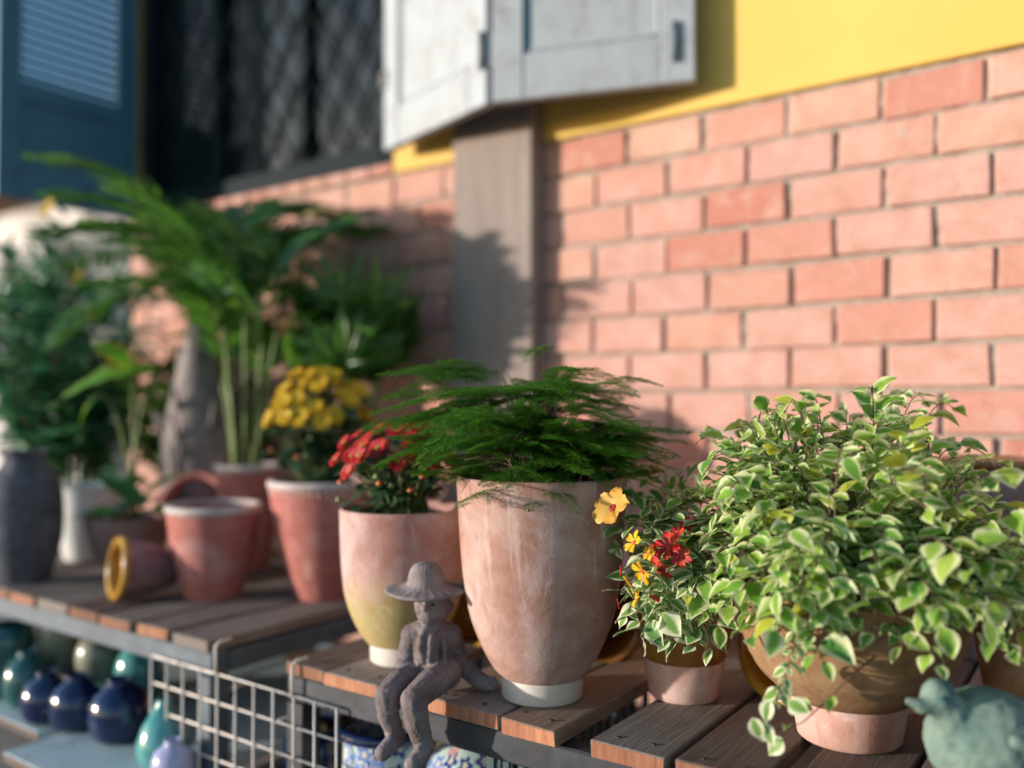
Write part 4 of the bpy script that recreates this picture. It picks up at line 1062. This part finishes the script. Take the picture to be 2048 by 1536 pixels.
PF_ = [palm_frond_me('frond', 'palm leaf', random.choice((14, 17, 20)), random.uniform(.045, .06), random.uniform(.3, .42), random.uniform(.2, .5), random.uniform(.2, .4)) for _ in range(5)]
def bottle_palm():
    p = on(402, 2.45, TOP); t = thing('potted_palm', 'palm with swollen grey trunk in a clay pot on the farther table', 'potted palm', p)
    pink_pot(t, .12, .17, .08, 'purple clay', False)
    prof = [(.085, .14), (.1, .2), (.1, .3), (.085, .42), (.062, .54), (.042, .62), (.03, .67), (0, .69)]
    pr = smooth_prof(prof, 7); pr = [(r * (1 + (.035 if i % 4 == 0 else 0)), z) for i, (r, z) in enumerate(pr)]
    link('trunk', lathe_me('trunk', pr, 'bark', 40, .02), t)
    # old leaf sheaths clinging to the trunk
    for k in range(12):
        a = random.uniform(0, 6.28); h = random.uniform(.2, .42); r = .1 - .1 * max(0, h - .25); d = Vector((math.cos(a), math.sin(a), 0))
        link('leaf_base', tube_me('leaf_base', [d * r * .8 + Vector((0, 0, h)), d * (r + .015) + Vector((0, 0, h + .05)), d * (r + .03) + Vector((0, 0, h + .1))], .012, 'bark', 6, .3), t)
    for k in range(22):
        a = R(random.uniform(10, 250)) if k > 10 else R(random.uniform(140, 240)); tilt = random.uniform(-1.0, .05)
        link('frond', random.choice(PF_), t, matrix=Matrix.Translation((0, 0, .66)) @ Euler((random.uniform(-.3, .3), tilt, a)).to_matrix().to_4x4() @ Matrix.Scale(random.uniform(.4, .6), 4))
    for k in range(60):
        a = random.uniform(0, 6.28); h = random.uniform(.16, .5); r = .1 if h < .3 else .1 - .2 * (h - .3); d = Vector((math.cos(a), math.sin(a), 0)); h2 = h + random.uniform(.06, .16); r2 = .1 if h2 < .3 else .1 - .2 * (h2 - .3)
        link('fibre', tube_me('fibre', [d * (r - .002) + Vector((0, 0, h)), d * (r * .5 + r2 * .5 + .004) + Vector((0, 0, (h + h2) / 2)), d * (r2 + random.uniform(0, .02)) + Vector((0, 0, h2))], random.uniform(.004, .009), 'pale fibre' if k % 2 else 'bark', 5, .3), t)
bottle_palm()
def cane_palm():
    p = on(500, 2.28, TOP); t = thing('potted_palm', 'slender many-stemmed palm in a pink clay pot behind the yellow flowers', 'potted palm', p)
    pink_pot(t, .085, .265, .05)
    for k in range(8):
        a = random.uniform(0, 6.28); r = random.uniform(.015, .05); b = Vector((r * math.cos(a), r * math.sin(a), .24)); e = b + Vector((math.cos(a) * .05 + .02, math.sin(a) * .05, random.uniform(.2, .4)))
        link('stem', tube_me('stem', curve_pts(b, e, b.lerp(e, .5) + Vector((0, 0, .05)), 6), .006, 'stem green', 7, .7), t)
        for j in range(2):
            aa = R(random.uniform(70, 265)); link('frond', random.choice(PF_), t, matrix=Matrix.Translation(e) @ Euler((random.uniform(-.4, .4), random.uniform(-1.3, -.6), aa)).to_matrix().to_4x4() @ Matrix.Scale(random.uniform(.3, .42), 4))
cane_palm()
def dark_fan():
    p = on(700, 2.3, TOP); t = thing('potted_fan_plant', 'dark leafy fan-shaped plant in front of the wall above the yellow flowers', 'potted plant', p)
    pink_pot(t, .08, .2, .05, 'purple clay', False)
    bl = leaf_me('blade', 'palm leaf', .16, .3, .3, 1.2)
    for k in range(36):
        a = random.uniform(0, 6.28); b = Vector((.03 * math.cos(a), .03 * math.sin(a), .18)); sp = random.uniform(.02, .13); e = Vector((sp * math.cos(a), sp * math.sin(a), random.uniform(.46, .66)))
        link('stem', tube_me('stem', curve_pts(b, e, b.lerp(e, .4) + Vector((0, 0, .06)), 6), .0035, 'stem green', 6, .7), t)
        d0 = (e - b).normalized() + Vector((math.cos(a), math.sin(a), 0)) * .4
        V, Fc, E = [], [], []
        for j in range(9):
            f = (j - 4) / 4; side = d0.cross(Vector((0, 0, 1))).normalized(); d = (d0.normalized() * math.cos(f * 1.25) + side * math.sin(f * 1.25) + Vector((0, 0, .15))).normalized()
            join_into(V, Fc, bl, frame(e, d, d0.cross(side) + Vector((0, 0, 1)), random.uniform(.12, .19)), E)
        link('leaf', mesh('leaf', V, Fc, True, ['palm leaf'], attr={'edge': E}), t)
dark_fan()
def broad_leaf_plant():
    p = on(262, 2.22, TOP); t = thing('potted_broadleaf', 'plant with large bright lobed leaf in a pale bowl on the farther table', 'potted plant', p)
    outer = [(.05, 0), (.055, .01), (.085, .06), (.1, .11), (.105, .14)]
    link('pot', lathe_me('pot', vessel(outer, .008, .08), 'grey pink clay', 56), t); soil(t, .095, .12)
    bl = leaf_me('leaf', 'bright leaf', .5, .12, .25, 1.4, 9, 1); dl = leaf_me('leaf', 'palm leaf', .34, .14, .35, 1.3, 7)
    o = Vector(p)
    for (px, py, zc, d, s, me) in ((315, 745, 2.2, -RT * 1 + Vector((0, 0, -.1)) - FW * .3, .25, bl), (262, 735, 2.2, -RT * .9 + Vector((0, 0, .75)), .13, bl), (200, 790, 2.15, -RT * .6 + Vector((0, 0, -.6)), .1, bl),
                                   (300, 965, 2.2, -RT + Vector((0, 0, .1)), .14, dl), (310, 1000, 2.15, -RT + Vector((0, 0, -.2)), .18, dl), (290, 1010, 2.1, -RT * .6 + Vector((0, 0, .5)), .14, dl), (280, 1010, 2.2, RT * .5 + Vector((0, 0, .6)), .14, dl), (300, 1020, 2.15, RT + Vector((0, 0, .1)) - FW * .4, .12, dl), (240, 1030, 2.15, -RT + Vector((0, 0, .15)), .13, dl)):
        q = at(px, py, zc) - o; link('leaf', me, t, matrix=frame(q, d, Vector((0, -.6, 1)), s))
        link('stalk', tube_me('stalk', curve_pts((random.uniform(-.02, .02), random.uniform(-.02, .02), .11), q, (q.x * .3, q.y * .3, q.z), 7), .004, 'stem green', 6, .7), t)
broad_leaf_plant()
loc = at(385, 960, 2.32)
lying_pot('terracotta pot tilted with open mouth behind the coral pink pot', on(385, 2.3, TOP + .165), (.45, -.8, .5), .085, .16, 'pink pot clay', 'pink pot clay')
lying_pot('purplish pot lying on its side with amber glazed mouth on the farther table', on(236, 1.9, TOP + .07), (-.28, -.94, .12), .064, .125, 'purple clay', 'amber glaze')
def jar(label, p, pr, mat, cat='jar', nm='grey_jar'):
    return ceramic(nm, label, cat, p, pr, mat, rim=None)
jar('large dark grey jar at the left edge of the farther table', on(52, 2.12, TOP), [(.05, 0), (.06, .01), (.082, .09), (.086, .17), (.076, .24), (.05, .28), (.046, .3), (.055, .31)], 'grey jar clay')
ceramic('white_pot', 'white glazed pot between the dark jar and the broad-leaved plant', 'pot', on(178, 2.42, TOP), [(.055, 0), (.06, .01), (.075, .1), (.08, .18), (.085, .2)], 'white pot')
# stand behind the farther table with dark urns
def urn(label, x, y, z0, s):
    ceramic('dark_urn', label, 'urn', (x, y, z0), sc_([(.05, 0), (.06, .02), (.04, .05), (.1, .16), (.12, .26), (.1, .34), (.07, .38), (.09, .41)], s), 'grey jar clay', th=.01)
st = thing('stone_stand', 'low dark stone stand carrying two urns at the far left', 'stand', (-3.35, .35, 0))
box('stand_top', (0, 0, .56), (.9, .4, .06), 'grey jar clay', st, bev=.01); [box('stand_leg', (sx, 0, .265), (.12, .34, .526), 'grey jar clay', st, bev=.01) for sx in (-.32, .32)]
urn('dark stone urn at the left end of the low stand', -3.62, .32, .5915, .95); urn('dark stone urn at the right end of the low stand', -3.15, .36, .5915, .8)

def shrub(name, label, p, potr, poth, h, rad, n, mat, leafsize, flowers=0, long=True):
    t = thing(name, label, 'shrub', p)
    pink_pot(t, potr, poth, potr * .65, 'grey jar clay', False)
    lm = [leaf_me('leaf', mat, .22 if long else .5, .15, random.uniform(.1, .5)) for _ in range(3)]; out = []; paths = []; org = Vector(p)
    for i in range(n):
        a = random.uniform(0, 6.28); q = random.random() ** .5; e = Vector((rad * q * math.cos(a), rad * q * math.sin(a), poth + h * random.uniform(.35, 1) * (1 - .35 * q)))
        b = Vector((potr * .4 * math.cos(a), potr * .4 * math.sin(a), poth)); paths.append(curve_pts(b + org, e + org, b.lerp(e, .4) + Vector((0, 0, h * .2)) + org, 7))
    for pp in paths: leaves_on(pp, lm, leafsize, .3, leafsize * .34, out, True, .6)
    scatter_leaves(t, out, org, 120); stems_obj(t, paths, org, .003, 'stem brown')
    fmesh = mum_me(14, mat='yellow petal')
    for k in range(flowers):
        e = random.choice(paths)[-1] - org; f = link('flower', fmesh, t, matrix=frame(e + Vector((-.02, -.05, 0)), (1, 0, 0), (-.5, -.8, .4), random.uniform(.03, .04)))
    return t
shrub('flowering_shrub', 'leafy shrub with yellow blossoms in a dark pot at the far left', (-2.78, -.42, 0), .16, .55, 1.08, .3, 46, 'shrub leaf', .12, 9)
shrub('leafy_shrub', 'long-leaved green shrub in a dark pot between the palm and the corner', (-2.45, -.1, 0), .15, .5, .85, .32, 40, 'palm leaf', .13)
shrub('corner_shrub', 'dense dark green shrub standing beyond the house corner', (-3.9, .55, 0), .2, .45, .75, .4, 50, 'shrub leaf', .12)

# ---------------------------------------------------------------- beyond the corner
bwall = thing('garden_wall', 'low white garden wall with dark gap under its coping beyond the house corner', 'wall', (-6.6, 1.5, 0))
for k in range(9):
    box('wall_panel', (-3.2 + .8 * k, 0, .3), (.77, .14, .6), 'pale wall', bwall, bev=.006)
    box('baluster', (-3.2 + .8 * k, 0, .65), (.09, .1, .1), 'pale wall', bwall, bev=.004); box('coping', (-3.2 + .8 * k, 0, .765), (.797, .2, .13), 'pale wall', bwall, bev=.01)
far = thing('far_house', 'pale sunlit plastered house beyond the garden wall', 'house', (-10, 3.6, 0))
box('wall', (0, 2, 1.75), (9, 4, 3.5), 'pale wall', far, bev=.02); rf = box('roof', (0, 1.7, 3.6), (9.6, 5, .18), 'roof tile', far, bev=.02)
for x in (-3, -1, 3):
    wn = box('window', (x, -.02, 1.7), (.9, .06, 1.1), 'dark frame paint', far, bev=.01); box('pane', (-.2, -.034, 0), (.36, .01, .95), 'glass', wn, bev=0); box('pane', (.2, -.034, 0), (.36, .01, .95), 'glass', wn, bev=0)
def tree(label, x, y, h, r, n):
    t = thing('garden_tree', label, 'tree', (x, y, 0))
    link('trunk', tube_me('trunk', [(0, 0, 0), (.03, .02, h * .3), (-.02, 0, h * .6), (.02, .03, h * .85)], .07, 'bark', 9, .4), t)
    for k in range(6):
        a = k * 1.05; link('limb', tube_me('limb', curve_pts((0, 0, h * .4), (r * .6 * math.cos(a), r * .6 * math.sin(a), h * (.65 + .05 * k)), (0, 0, h * .6), 6), .03, 'bark', 6, .3), t)
    lm = leaf_me('leaf', 'shrub leaf', .5, .1, .2); V, Fc, E = [], [], []
    cl = [Vector((r * random.uniform(-.7, .7), r * random.uniform(-.7, .7), h * random.uniform(.5, 1))) for _ in range(26)]
    for _ in range(n):
        c = random.choice(cl); p = c + Vector([random.gauss(0, .16 * r) for _ in range(3)]); d = Vector([random.uniform(-1, 1) for _ in range(3)])
        join_into(V, Fc, lm, frame(p, d, (random.uniform(-.5, .5), -.4, 1), random.uniform(.09, .15)), E)
    link('crown', mesh('crown', V, Fc, True, ['shrub leaf'], attr={'edge': E}), t, kind='stuff')
tree('young tree behind the garden wall, nearer the house corner', -5.6, 2.3, 2.0, .9, 1500)
tree('young tree behind the garden wall, farther to the left', -8.4, 2.5, 2.2, 1.0, 1500)
# far-off trees closing the yard, one mass
def distant_trees():
    lm = leaf_me('leaf', 'shrub leaf', .6, .1, .2); V, Fc, E = [], [], []
    for k in range(30):
        x = -15 - random.uniform(0, 10); y = -5 + k * .75; h = random.uniform(2, 5)
        for _ in range(130):
            p = Vector((x + random.gauss(0, .9), y + random.gauss(0, .9), abs(h * random.uniform(.12, 1) + random.gauss(0, .2))))
            join_into(V, Fc, lm, frame(p, [random.uniform(-1, 1) for _ in range(3)], (.3, -.4, 1), random.uniform(.4, .8)), E)
    o = link('distant_trees', mesh('distant_trees', V, Fc, True, ['shrub leaf'], attr={'edge': E}), kind='stuff'); tag(o, 'far-off mass of green trees at the end of the yard', 'trees')
distant_trees()
